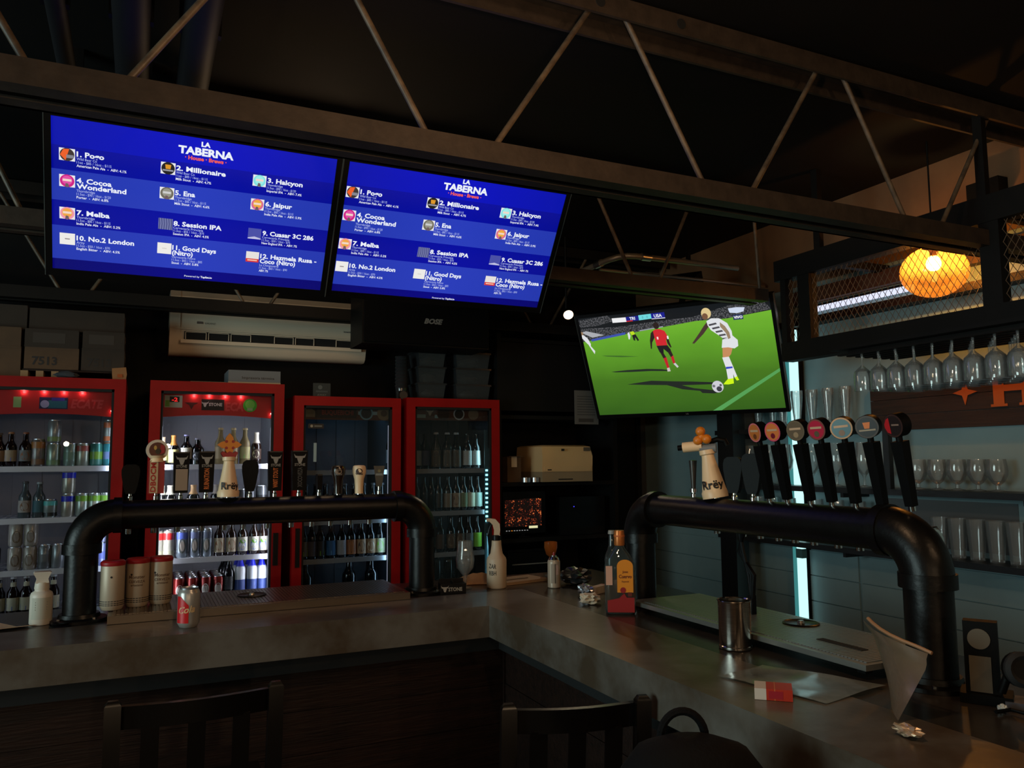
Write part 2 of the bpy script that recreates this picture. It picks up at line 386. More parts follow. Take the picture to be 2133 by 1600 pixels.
def tv_body(t, w, h, edge=(30, 34, 36)):
    ob('housing', box(-0.022, w+0.022, 0.004, 0.045, -0.026, h+0.022, 0.004), BPLASTIC, t)
    bz = BM()
    bx(bz, -0.022, 0, -0.004, 0.006, -0.026, h+0.022); bx(bz, w, w+0.022, -0.004, 0.006, -0.026, h+0.022)
    bx(bz, 0, w, -0.004, 0.006, -0.026, 0); bx(bz, 0, w, -0.004, 0.006, h, h+0.022)
    ob('bezel', bz, mat('tv_bezel', (9, 9, 11), 0.3), t, smooth=False)
    for x in (-0.0235, w+0.021): ob('edge_trim', box(x, x+.0025, -0.005, 0.03, -0.026, h+0.022), mat('tv_edge_trim', (74, 82, 82), 0.35), t)
    ob('rear_cover', box(w*.15, w*.85, 0.045, 0.075, h*.08, h*.7, 0.01), BPLASTIC, t)
def menu_tv(label, loc, tilt, au, bu, av, bv):
    """au*u+bu, av*v+bv place the page on the screen (the left one shows it slightly smaller)"""
    w, h = MW, MH
    t = thing('menu_screen', label, 'television', loc, rot=(tilt, 0, 0), group='beer menu screens')
    tv_body(t, w, h)
    U = lambda u: (au*u+bu)*w
    V = lambda v: h-(av*v+bv)*h
    fl = Flat(); ys = [h, V(.165), V(.322), V(.531), V(.706), V(.944), 0]
    for i, b in enumerate((0, 1, 2, 1, 2, 3)): fl.rect(0, w, ys[i+1], ys[i], BANDS[b], 0)
    s = fl.build('screen', t, loc=(0, -0.0006, 0))
    k = av*h
    Txt().add('LA', U(.512), V(.037), .044*k, 'C', .05, w=au*.034*w).build('menu_heading', W1, s, 0.0012)
    Txt().add('TABERNA', U(.515), V(.100), .070*k, 'C', .045, w=au*.206*w).build('menu_heading', W1, s, 0.0012)
    Txt().add('· House · Brews ·', U(.515), V(.137), .036*k, 'C', .04, w=au*.155*w).build('menu_subheading', ORG, s, 0.0012)
    for i, (n1, n2, s1, s2, s3, wd) in enumerate(BEERS):
        c, r = i % 3, i//3
        x = U((.061, .408, .757)[c]); v0 = (.182, .357, .579, .759)[r]
        tt = Txt().add(n1, x, V(v0+.042), .047*k, 'L', .032, w=wd*au*w); v1 = v0+.042
        if n2: v1 += .039; tt.add(n2, x, V(v1), .047*k, 'L', .032, w=(.172 if i == 3 else .08 if i == 10 else .15)*au*w)
        tt.build('menu_entry', W1, s, 0.0012)
        Txt().add(s1, x, V(v1+.024), .024*k, 'L', .006, w=len(s1)*.0057*au*w).add(s2, x, V(v1+.046), .024*k, 'L', .006, w=.118*au*w).build('menu_detail', W2, s, 0.0012)
        Txt().add(s3, x, V(v1+.069), .024*k, 'L', .014, w=len(s3)*.0055*au*w).build('menu_strength', W1, s, 0.0012)
    vp = .995 if bv == 0 else 1.0
    Txt().add('Powered by', U(.46), V(vp), .018*k, 'L', .008, w=.06*au*w).add('Taplist.io', U(.523), V(vp), .02*k, 'L', .03, w=.046*au*w).build('menu_footer', W1, s, 0.0012)
    e = lambda c: emitmat(c, 1.0, nm='icon')
    for i in range(12):
        c, r = i % 3, i//3
        u0 = (.003, .352, .699)[c]; v0 = (.18, .355, .577, .758)[r]
        x0, x1, z1, z0 = U(u0), U(u0+.053), V(v0), V(v0+.081); xc, zc, rr = (x0+x1)/2, (z0+z1)/2, (x1-x0)*.46
        f = Flat()
        if ICONS[i]:
            a, b = ICONS[i]
            f.rect(x0, x1, z0, z1, e((232, 232, 236)), 1); f.disc(xc, zc, rr, e(a), 2)
            if i == 0: f.add([(xc-rr*.95, zc-rr*.1), (xc-rr*.2, zc-rr*.9), (xc+rr*.1, zc+rr*.2), (xc+rr*.3, zc+rr*.9), (xc-rr*.5, zc+rr*.8)], e(b), 3); f.rect(xc-.1*rr, xc+rr*.9, zc-rr*.5, zc, e((130, 130, 140)), 4)
            elif i == 1: f.add([(xc-rr*.35, zc-rr*.1), (xc+rr*.35, zc-rr*.1), (xc+rr*.45, zc+rr*.6), (xc-rr*.45, zc+rr*.6)], e(b), 3); f.rect(xc-rr*.8, xc+rr*.8, zc-rr*.45, zc-rr*.2, e((150, 150, 160)), 3)
            else:
                f.disc(xc, zc+rr*.1, rr*.72, e(b), 3); f.rect(xc-rr*.6, xc+rr*.6, zc-rr*.05, zc+rr*.3, e((240, 215, 200) if i != 4 else (205, 205, 205)), 4)
                f.add([(xc-rr*.3, zc-rr*.95), (xc+rr*.3, zc-rr*.95), (xc+rr*.15, zc-rr*.4), (xc-rr*.2, zc-rr*.35)], e((110, 90, 95)), 5)
        elif i == 7:
            f.rect(x0, x1, z0, z1, e((112, 118, 165)), 1)
            for q in range(6): f.add([(x0+(x1-x0)*(q+.2)/6, z0), (x0+(x1-x0)*(q+.55)/6, z0), (x0+(x1-x0)*(q+.75)/6, zc), (x0+(x1-x0)*(q+.45)/6, z1), (x0+(x1-x0)*(q+.1)/6, z1), (x0+(x1-x0)*(q+.4)/6, zc)], e((60, 66, 120)), 2)
        elif i == 8: f.rect(x0, x1, z0, z1, e((72, 78, 165)), 1); f.add([(x0, z0), (x1, z0), (x1, z0+.004), (xc, z0+.01), (x0, z0+.004)], e((190, 190, 225)), 2)
        elif i == 11: f.rect(x0, x1, z0, z1, e((228, 224, 220)), 1); f.rect(x0, x1, z0, z0+(z1-z0)*.33, e((215, 50, 45)), 2); f.rect(x0+.006, x1-.006, z0+(z1-z0)*.12, z0+(z1-z0)*.24, e((240, 190, 170)), 3)
        else: f.rect(x0, x1, z0, z1, e((236, 234, 230)), 1); f.rect(xc-.35*rr, xc+.35*rr, zc-.002, zc+.002, e((150, 140, 140)) if i == 9 else e((215, 210, 205)), 2)
        f.build('beer_icon', s)
    # arms up to the joist
    Mi = (Matrix.Translation(loc) @ Matrix.Rotation(tilt, 4, 'X')).inverted()
    ob('mount_plate', box(w*.26, w*.74, .075, .085, h*.35, h*.65, .003), BLACK, t)
    for u in (.32, .68):
        p1 = Mi @ Vector((loc[0]+u*w, 3.36, 2.55)); ob('mount_arm', tube(BM(), [(u*w, .08, h*.5), (u*w, .13, h*.62), tuple(p1)], .014, 8), BLACK, t)
    return t
def bl(x0, y0, z0, tt, h): return (x0, y0+h*math.sin(tt), z0-h*math.cos(tt))
menu_tv('left beer menu screen, blue, tilted down above the two left fridges', bl(-.3008, 2.931, 2.750, .5652, MH), .5652, .951, .0211, .964, .0175)
menu_tv('right beer menu screen, blue, tilted down, above the speaker', bl(.6974, 2.931, 2.750, .5827, MH), .5827, 1.0, 0.0, 1.0, 0.0)

# ------------------------------------------------------------------ football screen
fw_, fh_ = 1.22, 1.22*9/16
t = thing('football_screen', 'large television tilted down in the corner showing a football match', 'television', (2.817, 4.593, 1.900), rot=(0.461, 0, -0.990))
tv_body(t, fw_, fh_)
ob('mount_arm', cyl(BM(), (.6, .07, .45), (.6, .45, .75), .02), BLACK, t)
ob('ceiling_plate', box(.5, .7, .35, .5, .68, .78, .01), BLACK, t)
Txt().add('LG', 0, 0, .014, 'C', .03).build('maker_mark', INKGREY, t, 0.0045, loc=(fw_*.5, 0, -0.018))
pm = mat('screen_pitch', (90, 160, 30), 0.4, emit=1.0); nt = pm.node_tree
tc = nt.nodes.new('ShaderNodeTexCoord'); sp = nt.nodes.new('ShaderNodeSeparateXYZ'); nt.links.new(tc.outputs['Generated'], sp.inputs[0])
nz = nt.nodes.new('ShaderNodeTexNoise'); nz.inputs['Scale'].default_value = 5; nt.links.new(tc.outputs['Generated'], nz.inputs['Vector'])
mx = nt.nodes.new('ShaderNodeMath'); mx.operation = 'MULTIPLY_ADD'; mx.inputs[1].default_value = .16
ad = nt.nodes.new('ShaderNodeMath'); ad.operation = 'SUBTRACT'; ad.inputs[1].default_value = .08
nt.links.new(nz.outputs['Fac'], mx.inputs[0]); nt.links.new(sp.outputs['Z'], mx.inputs[2]); nt.links.new(mx.outputs[0], ad.inputs[0])
rp = nt.nodes.new('ShaderNodeValToRGB'); e = rp.color_ramp.elements
e[0].position = 0; e[0].color = (*L3((50, 92, 24)), 1); e[1].position = 1; e[1].color = (*L3((122, 190, 52)), 1)
k = e.new(.35); k.color = (*L3((68, 116, 28)), 1); k = e.new(.75); k.color = (*L3((100, 166, 40)), 1)
nt.links.new(ad.outputs[0], rp.inputs[0]); nt.links.new(rp.outputs[0], nt.nodes['Principled BSDF'].inputs['Emission Color'])
scr = ob('screen', prism(BM(), [(0, 0), (fw_, 0), (fw_, fh_), (0, fh_)], -0.0006, 0.002), pm, t, smooth=False)
E_ = lambda c: emitmat(c, 1.0, nm='picture')
def uv(pts): return [(u*fw_, (1-v)*fh_) for u, v in pts]
# crowd and stand
cm = mat('screen_crowd', (60, 62, 66), 0.4, emit=1.0, sample=False); nt = cm.node_tree
tc = nt.nodes.new('ShaderNodeTexCoord'); nz = nt.nodes.new('ShaderNodeTexNoise'); nz.inputs['Scale'].default_value = 120; nz.inputs['Detail'].default_value = 3
nt.links.new(tc.outputs['Object'], nz.inputs['Vector']); rp = nt.nodes.new('ShaderNodeValToRGB'); e = rp.color_ramp.elements
e[0].position = .42; e[0].color = (*L3((24, 26, 30)), 1); e[1].position = .78; e[1].color = (*L3((118, 118, 122)), 1)
nt.links.new(nz.outputs['Fac'], rp.inputs[0]); nt.links.new(rp.outputs[0], nt.nodes['Principled BSDF'].inputs['Emission Color'])
f = Flat()
f.add(uv([(0, 0), (1, 0), (1, .107), (.79, .143), (.63, .138), (.455, .165), (.255, .195), (.0, .235)]), E_((14, 17, 22)), 1)
f.add(uv([(0, .10), (.2, .12), (.40, .105), (.52, .10), (.62, .10), (.72, .06), (.80, .03), (.97, .02), (1, .1), (.79, .143), (.63, .138), (.455, .165), (.255, .195), (0, .235)]), cm, 2)
f.add(uv([(0, .02), (.17, .0), (.2, .06), (.1, .09), (0, .09)]), cm, 2)
f.add(uv([(.0, .14), (.03, .13), (.13, .185), (.06, .2)]), E_((170, 172, 178)), 3)
f.add(uv([(.05, .215), (.25, .178), (.25, .2), (.05, .238)]), E_((60, 80, 170)), 3)
f.add(uv([(.33, .172), (.46, .155), (.46, .165), (.33, .182)]), E_((150, 155, 165)), 3)
f.build('crowd_stand', scr, (0, -.0008, 0))
f = Flat()
f.add(uv([(.192, .032), (.27, .036), (.27, .08), (.192, .076)]), E_((238, 238, 240)), 4)
f.add(uv([(.27, .034), (.34, .032), (.34, .078), (.27, .08)]), E_((20, 24, 130)), 4); f.add(uv([(.27, .07), (.305, .07), (.305, .08), (.27, .08)]), E_((200, 30, 40)), 5)
f.add(uv([(.34, .03), (.408, .028), (.408, .074), (.34, .078)]), E_((110, 215, 220)), 4)
f.add(uv([(.408, .026), (.48, .026), (.48, .076), (.408, .074)]), E_((22, 26, 140)), 4); f.add(uv([(.408, .074), (.48, .076), (.48, .083), (.408, .08)]), E_((225, 228, 235)), 5)
sb = f.build('score_bar', scr, (0, -.0008, 0))
Txt().add('TRI', .305*fw_, (1-.066)*fh_, .026, 'C', .03).add('USA', .444*fw_, (1-.066)*fh_, .028, 'C', .03).build('score_names', E_((235, 238, 245)), scr, 0.0034)
Txt().add('0   0', .374*fw_, (1-.064)*fh_, .022, 'C').build('score_digits', E_((70, 140, 150)), scr, 0.0034)
f = Flat(); f.add(uv([(.80, .055), (.84, .052), (.88, .06), (.872, .095), (.84, .105), (.805, .095)]), E_((205, 215, 235)), 4); f.add(uv([(.818, .118), (.866, .118), (.866, .163), (.818, .163)]), E_((30, 44, 90)), 4)
f.build('channel_logo', scr, (0, -.0008, 0))
Txt().add('VIVO', .842*fw_, (1-.152)*fh_, .022, 'C', .05).build('live_caption', E_((230, 232, 238)), scr, 0.0034)
Flat().add(uv([(.638, 1.0), (.683, 1.0), (1, .657), (1, .628)]), E_((84, 158, 84)), 2).build('pitch_line', scr)
f = Flat()
f.add(uv([(.2, .695), (.27, .683), (.34, .672), (.45, .69), (.56, .705), (.66, .722), (.69, .74), (.66, .742), (.5, .735), (.56, .77), (.66, .8), (.69, .825), (.66, .832), (.6, .822), (.59, .8), (.5, .775), (.42, .725), (.3, .71)]), E_((30, 36, 30)), 3)
f.add(uv([(.125, .556), (.22, .55), (.33, .552), (.41, .565), (.45, .58), (.44, .588), (.35, .576), (.24, .572), (.15, .565)]), E_((30, 40, 30)), 3)
f.add(uv([(.09, .385), (.2, .402), (.3, .425), (.2, .418), (.12, .4)]), E_((60, 105, 34)), 3)
f.build('player_shadows', scr, (0, -.0008, 0))
SK, DK = E_((40, 26, 24)), E_((26, 22, 26))
f = Flat()   # player in red
f.disc(.424*fw_, (1-.145)*fh_, .019, SK, 4, .022)
f.add(uv([(.402, .19), (.417, .178), (.44, .18), (.463, .2), (.474, .25), (.462, .29), (.464, .338), (.406, .335), (.404, .27)]), E_((205, 34, 44)), 5)
f.add(uv([(.402, .19), (.406, .25), (.386, .30), (.378, .36), (.372, .36), (.376, .28), (.388, .21)]), SK, 4)
f.add(uv([(.463, .24), (.474, .25), (.478, .31), (.484, .36), (.478, .365), (.466, .32)]), SK, 4)
f.add(uv([(.406, .335), (.464, .338), (.478, .385), (.458, .405), (.44, .37), (.436, .415), (.416, .40)]), DK, 6)
f.add(uv([(.418, .40), (.436, .412), (.446, .455), (.43, .465)]), SK, 5); f.add(uv([(.458, .40), (.476, .385), (.484, .44), (.47, .455)]), SK, 5)
f.add(uv([(.43, .46), (.447, .452), (.452, .55), (.44, .56)]), E_((190, 30, 40)), 6); f.add(uv([(.47, .455), (.485, .44), (.488, .51), (.476, .52)]), E_((190, 30, 40)), 6)
f.add(uv([(.438, .558), (.452, .553), (.455, .59), (.438, .592)]), E_((200, 190, 185)), 6); f.add(uv([(.477, .52), (.488, .512), (.502, .55), (.494, .562)]), E_((200, 200, 200)), 6)
f.add(uv([(.416, .25), (.424, .25), (.424, .275), (.416, .275)]), E_((240, 225, 225)), 7); f.add(uv([(.47, .25), (.478, .25), (.478, .28), (.47, .28)]), E_((235, 235, 235)), 7)
f.build('player_in_red', scr, (0, -.0008, 0))
WH, TN = E_((222, 224, 228)), E_((196, 138, 92))
f = Flat()   # player in white
f.disc(.69*fw_, (1-.078)*fh_, .03, E_((220, 196, 140)), 5, .034); f.disc(.682*fw_, (1-.105)*fh_, .018, E_((120, 84, 60)), 6, .02)
f.add(uv([(.685, .15), (.71, .128), (.75, .135), (.785, .185), (.80, .26), (.80, .33), (.765, .34), (.735, .29), (.70, .235), (.688, .19)]), WH, 5)
for q in range(5): f.add(uv([(.692+q*.014, .18+q*.034), (.73+q*.012, .17+q*.036), (.735+q*.012, .185+q*.036), (.696+q*.014, .196+q*.034)]), E_((70, 68, 74)), 6)
f.add(uv([(.685, .16), (.692, .2), (.66, .262), (.605, .345), (.594, .342), (.602, .325), (.64, .25), (.668, .19)]), E_((70, 50, 44)), 4)
f.add(uv([(.75, .17), (.772, .21), (.788, .27), (.79, .32), (.778, .33), (.77, .27), (.748, .21)]), E_((150, 128, 100)), 7)
f.add(uv([(.748, .33), (.80, .30), (.822, .345), (.82, .40), (.80, .42), (.77, .405), (.738, .405)]), WH, 6)
f.add(uv([(.742, .4), (.792, .41), (.778, .47), (.764, .495), (.735, .495), (.738, .45)]), TN, 5)
f.add(uv([(.732, .495), (.766, .492), (.776, .57), (.776, .61), (.77, .70), (.742, .705), (.742, .6)]), WH, 6)
f.add(uv([(.765, .56), (.776, .57), (.79, .68), (.776, .69)]), WH, 5); f.add(uv([(.742, .585), (.775, .585), (.775, .6), (.742, .605)]), E_((40, 60, 190)), 7)
f.add(uv([(.742, .70), (.77, .695), (.768, .745), (.74, .752), (.715, .748), (.725, .728)]), E_((205, 245, 20)), 7); f.add(uv([(.776, .69), (.79, .678), (.797, .715), (.785, .72)]), E_((200, 240, 20)), 7)
f.build('player_in_white', scr, (0, -.0008, 0))
f = Flat().disc(.684*fw_, (1-.768)*fh_, .036, E_((205, 205, 214)), 6, .039); f.disc(.69*fw_, (1-.79)*fh_, .017, E_((60, 60, 70)), 7); f.disc(.665*fw_, (1-.76)*fh_, .009, E_((110, 110, 118)), 7); f.disc(.70*fw_, (1-.755)*fh_, .008, E_((90, 90, 98)), 7)
f.build('football', scr)
f = Flat(); f.add(uv([(.0, .15), (.012, .17), (.03, .2), (.042, .26), (.038, .29), (.02, .25), (.0, .2)]), WH, 4); f.add(uv([(.026, .26), (.04, .285), (.058, .335), (.052, .365), (.04, .32)]), WH, 4); f.disc(.002*fw_, (1-.15)*fh_, .012, E_((150, 120, 90)), 5)
f.build('far_player_in_white', scr, (0, -.0008, 0))
f = Flat(); f.disc(.283*fw_, (1-.165)*fh_, .008, SK, 4); f.add(uv([(.275, .18), (.297, .175), (.302, .205), (.285, .215)]), E_((190, 220, 30)), 5); f.add(uv([(.285, .21), (.305, .205), (.318, .265), (.31, .275), (.3, .235), (.296, .27), (.288, .26)]), DK, 5)
f.add(uv([(.262, .19), (.272, .178), (.275, .22), (.268, .25), (.262, .25)]), WH, 4)
f.build('referee', scr, (0, -.0008, 0))

# ------------------------------------------------------------------ right wall: wire mesh screen, lamps, sign, shelves
XF = 3.20
t = thing('mesh_screen', 'black steel frame with wire mesh panels high above the right tap tower', 'screen', (XF, 0, 0))
FR = mat('screen_frame_black', (12, 10, 9), 0.6, spec=.2, noise=(6, (16, 13, 11)))
ob('top_beam', box(-.03, .05, 0.6, 3.30, 2.575, 2.69, .004), FR, t)
ob('bottom_beam', box(-.03, .05, 0.6, 3.265, 2.125, 2.225, .004), FR, t)
for y0, y1 in ((3.225, 3.262), (3.055, 3.135), (2.03, 2.115), (1.02, 1.10)):
    ob('post', box(-.025, .03, y0, y1, 2.225, 2.575, .003), FR, t)
for y0, y1 in ((3.135, 3.225), (2.115, 3.055), (1.10, 2.03)):
    bm = BM(); p = 0.0335; z0, z1 = 2.225, 2.575; H = z1-z0; r = .0015
    for d in (-1, 1):
        k = -int(H/p)-2
        while y0+k*p < y1+H:
            ya, yb = (y0+k*p, y0+k*p+d*H*.62) if d > 0 else (y0+k*p+H*.62, y0+k*p)
            a, b = [ya, z0], [yb, z1]
            # clip to the panel
            def cut(P, Q):
                if P[0] < y0: f_ = (y0-P[0])/(Q[0]-P[0]); return [y0, P[1]+f_*(Q[1]-P[1])]
                if P[0] > y1: f_ = (y1-P[0])/(Q[0]-P[0]); return [y1, P[1]+f_*(Q[1]-P[1])]
                return P
            if max(a[0], b[0]) > y0+.002 and min(a[0], b[0]) < y1-.002:
                a2, b2 = cut(a, b), cut(b, a)
                cyl(bm, (d*.001, a2[0], a2[1]), (d*.001, b2[0], b2[1]), r, seg=4)
            k += 1
    o = ob('wire_mesh', bm, mat('mesh_wire', (110, 92, 74), 0.45, 0.4), t); o['kind'] = 'stuff'
for yy in (3.0, 2.1, 1.1):
    ob('roof_hanger', box(-.015, .015, yy-.02, yy+.02, 2.69, ZC), FR, t)
    ob('wall_brace', box(.05, XW-XF, yy-.02, yy+.02, 2.61, 2.65), FR, t)

t = thing('globe_lamp', 'glowing amber glass globe pendant lamp behind the wire mesh', 'lamp', (3.40, 2.495, 2.478))
AMBER = glassmat('amber_glass', (250, 206, 140), 0.5, 0.02, 0.04, haze=((255, 216, 150), .24))
prof = []
for i in range(15):
    a = math.pi*(i/14*0.90+0.0)
    prof.append((0.150*math.sin(a), -0.122*math.cos(a)))
nt = AMBER.node_tree   # haze grows towards the top of the globe
tc = nt.nodes.new('ShaderNodeTexCoord'); sp = nt.nodes.new('ShaderNodeSeparateXYZ'); mr = nt.nodes.new('ShaderNodeMapRange'); mr.interpolation_type = 'SMOOTHSTEP'
nt.links.new(tc.outputs['Object'], sp.inputs[0]); nt.links.new(sp.outputs['Z'], mr.inputs['Value'])
mr.inputs['From Min'].default_value = -.03; mr.inputs['From Max'].default_value = .07; mr.inputs['To Min'].default_value = .07; mr.inputs['To Max'].default_value = .42
fin_mix = [n for n in nt.nodes if n.type == 'MIX_SHADER'][-1]; nt.links.new(mr.outputs[0], fin_mix.inputs[0])
ob('globe', lathe(BM(), prof, 32), AMBER, t)
top = prof[-1]
ob('cap', lathe(BM(), [(0, .128), (.02, .128), (.026, .118), (.026, .108), (0, .108)], 24), mat('lamp_brass', (70, 46, 24), .4, .8), t)
ob('socket', cyl(BM(), (0, 0, .078), (0, 0, .105), .016), mat('lamp_brass'), t)
ob('bulb', lathe(BM(), [(0, .004), (.018, .008), (.031, .024), (.034, .040), (.028, .060), (.016, .076), (0, .08)], 18), glassmat('frosted_bulb', (255, 250, 240), 0.2, .1, 0.02, haze=((255, 240, 215), .55)), t)
ob('bulb_reflection', lathe(BM(), [(0, -.052), (.010, -.046), (.013, -.034), (.009, -.018), (.004, .004), (0, .005)], 12), emitmat((255, 205, 120), 1.6, nm='reflection_glow'), t)  # glowing drop painted in for the bulb's reflection
ob('cord', cyl(BM(), (0, 0, .125), (0, 0, ZC-2.478), .004, seg=6), BLACK, t)
lamp('POINT', 'globe_light', (3.40, 2.495, 2.518), 24.0, (1.0, 0.60, 0.24), 0.012)

t = thing('led_batten', 'white led strip light glowing along the wall behind the wire mesh', 'light', (XW, 3.16, 2.492))
ob('tube', box(-.045, -.02, -.36, .39, -.014, .014, .004), emitmat((228, 232, 255), 1.05, True, 'led_white'), t)
ob('channel', box(-.02, 0, -.40, .42, .012, .034, .002), BLACK, t)
ob('end_cap', box(-.046, 0, .39, .41, -.018, .02, .002), BLACK, t); ob('end_cap', box(-.046, 0, -.38, -.36, -.018, .02, .002), BLACK, t)
tag(ob('wall_ledge', box(XW-.10, XW, 1.0, 3.72, 2.40, 2.44, .004), WOODDARK), 'dark wooden ledge along the wall below the white led strip', 'shelf')
tag(ob('cornice', box(XW-.06, XW, 1.0, 3.72, 2.535, 2.62, .004), mat('cornice_brown', (70, 42, 26), .6)), 'brown cornice board on the wall above the white led strip', 'trim')
t = thing('led_tube', 'tall cyan led light tube standing upright against the grey wall', 'light', (XW-.05, 3.665, 0))
ob('tube', box(-.02, .012, -.028, .016, .50, 2.40, .008), emitmat((196, 250, 250), 1.2, True, 'led_cyan'), t)
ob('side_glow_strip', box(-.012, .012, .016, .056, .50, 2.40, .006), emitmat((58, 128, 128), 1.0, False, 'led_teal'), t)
ob('joint_band', box(-.024, .014, -.031, .019, 1.00, 1.055), mat('led_band', (90, 130, 130), .5), t)
ob('joint_band', box(-.024, .014, -.031, .019, 1.115, 1.120), BLACK, t)
ob('backing', box(.012, .05, -.03, .05, .45, 2.42), BLACK, t)
for z in (.47, 2.41): ob('end_cap', box(-.024, .014, -.032, .06, z-.02, z+.02), BLACK, t)

tag(ob('junction_box', box(XW-.08, XW, 2.30, 2.46, 2.83, 2.92, .006), BLACK), 'small dark box on the orange-lit wall above the globe lamp', 'box')
tag(ob('wall_conduit', cyl(BM(), (XW-.02, 2.3, 2.80), (XW-.02, 2.75, 2.775), .012), mat('conduit_zinc')), 'short conduit on the orange-lit wall beside the small dark box', 'conduit')

# sign
t = thing('wooden_sign', 'dark wooden wall sign with orange star and letter H below hanging glasses', 'sign', (XW, 0, 0))
SIGNW = mat('sign_wood', (58, 34, 22), .55, noise=(4, (36, 21, 14), .3, .7), stretch=(1, 1, 12), bump=(20, .2))
for i in range(3):
    ob('board', box(-.03, 0, 0.9, 3.125, 1.745+.083*i, 1.745+.083*i+.0805, .002, 1), SIGNW, t)
SO = mat('sign_orange', (196, 92, 28), .5)
pts = []
for i in range(8):
    a = math.pi/4*i; r_ = .064 if i % 2 == 0 else .021
    pts.append((r_*math.cos(a), r_*math.sin(a)))
def rot90(o, x, y, z): o.location = (x, y, z); o.rotation_euler = (0, 0, R(-90)); return o
rot90(ob('star', prism(BM(), pts, -.004, .0), SO, t, smooth=False), -.031, 2.565, 1.915)
hb = BM()
for x0 in (0, .135):
    bx(hb, x0, x0+.052, -.004, 0, 0, .16); bx(hb, x0-.014, x0+.066, -.0041, 0, 0, .012); bx(hb, x0-.014, x0+.066, -.0041, 0, .148, .16)
bx(hb, .04, .15, -.0039, 0, .07, .10)
rot90(ob('letter', hb, SO, t, smooth=False), -.031, 2.422, 1.835)

# glass shelves on the wall
SH = mat('shelf_steel', (20, 21, 23), .4)
for y0, y1, z, lb in ((1.0, 4.22, 1.408, 'middle black wall shelf holding tulip and snifter glasses'), (1.0, 4.22, 1.085, 'bottom black wall shelf holding goblets and pint glasses'), (3.14, 4.22, 1.755, 'short top black wall shelf holding tall wheat beer glasses')):
    t = thing('wall_shelf', lb, 'shelf', (XW, 0, z))
    ob('board', box(-.22, -.008, y0, y1, 0, .03, .003), SH, t)
    for y in (1.3, 2.2, 3.2, 4.1):
        if y > y0: ob('shelf_bracket', box(-.20, 0, y-.01, y+.01, -.025, 0), SH, t)
t = thing('shelf_post', 'thick black upright post at the left end of wall shelves', 'post', (3.48, 4.06, 0))
ob('post', box(-.05, .05, -.075, .075, 0, 2.10, .004), SH, t); ob('foot_plate', box(-.07, .07, -.09, .09, 0, .01), SH, t); ob('head_plate', box(-.07, .22, -.06, .06, 2.10, 2.12), SH, t)
tag(ob('shelf_upright', box(XW-.21, XW-.18, 2.875, 2.91, 1.439, 1.744, .002), SH), 'thin black upright bar between middle shelf and wooden sign', 'bar')
tag(ob('wall_panel', box(XW-.004, XW, 2.36, 3.1, 1.14, 1.38), mat('shelf_back_panel', (92, 96, 98), .5)), 'darker grey panel on the wall between lower shelves', 'panel')

def gl_weizen(): return lathe(BM(), [(0, 0), (.030, 0), (.031, .012), (.022, .03), (.021, .05), (.031, .14), (.035, .19), (.034, .218), (.032, .218), (.033, .19), (.029, .14), (.019, .05), (.019, .034), (0, .03)], 16)
def gl_tulip(): return lathe(BM(), [(0, 0), (.036, 0), (.036, .004), (.008, .012), (.006, .05), (.012, .065), (.044, .105), (.050, .15), (.042, .20), (.040, .245), (.038, .245), (.040, .20), (.048, .15), (.042, .107), (.01, .07), (0, .068)], 16)
def gl_snifter(): return lathe(BM(), [(0, 0), (.033, 0), (.033, .004), (.010, .01), (.009, .028), (.03, .045), (.045, .075), (.047, .10), (.040, .15), (.038, .15), (.044, .10), (.042, .077), (.028, .048), (0, .04)], 16)
def gl_pint(): return lathe(BM(), [(0, 0), (.031, 0), (.043, .19), (.041, .19), (.029, .012), (0, .012)], 16)
def gl_wine(): return lathe(BM(), [(0, 0), (.036, 0), (.036, .003), (.006, .010), (.0045, .070), (.012, .080), (.042, .108), (.048, .135), (.046, .215), (.0445, .215), (.046, .135), (.040, .110), (.01, .092), (0, .09)], 16)
GL = {'weizen': gl_weizen, 'tulip': gl_tulip, 'snifter': gl_snifter, 'pint': gl_pint, 'wine': gl_wine}
for k_ in list(GL): cached('glass_'+k_, GL[k_])
def glass(name, kind, x, y, z, label, group, flip=False, s=1.0):
    o = ob(name, CACHE['glass_'+kind], CLEAR, None, (x, y, z), (math.pi if flip else 0, 0, random.random()))
    o.scale = (s, s, s)
    return tag(o, label, 'glass', group)
def nth(i, n, side='left'):
    return 'leftmost' if i == 0 else ('rightmost' if i == n-1 else '%s from left' % ORD[i])
ys = [3.93, 3.80, 3.69, 3.575, 3.478, 3.36, 3.235]
for i, y in enumerate(ys): glass('wheat_beer_glass', 'weizen', 3.575 if 3.55 < y < 3.75 else 3.6, y, 1.785, 'tall wheat beer glass, %s of the row on the top wall shelf' % nth(i, 7), 'tall glasses on the top wall shelf')
ys = [4.03, 3.85, 3.68, 3.50, 3.32, 3.13, 3.00]
for i, y in enumerate(ys): glass('tulip_glass', 'tulip', 3.565 if 3.55 < y < 3.75 else 3.6, y, 1.438, 'large stemmed tulip glass, %s of its row on middle wall shelf' % nth(i, 7), 'large tulip glasses on the middle wall shelf')
ys = [2.80, 2.69, 2.585, 2.48, 2.385]
for i, y in enumerate(ys): glass('snifter_glass', 'snifter', 3.6, y, 1.438, 'short snifter glass, %s of five on the middle wall shelf' % nth(i, 5), 'snifter glasses on the middle wall shelf')
ys = [3.95, 3.83, 3.66, 3.48, 3.33, 3.18]
for i, y in enumerate(ys): glass('goblet_glass', 'tulip', 3.565 if 3.55 < y < 3.75 else 3.6, y, 1.115, 'stemmed goblet behind the pipe, %s of six on bottom wall shelf' % nth(i, 6), 'goblets on the bottom wall shelf')
ys = [2.68, 2.585, 2.49, 2.395, 2.30, 2.205]
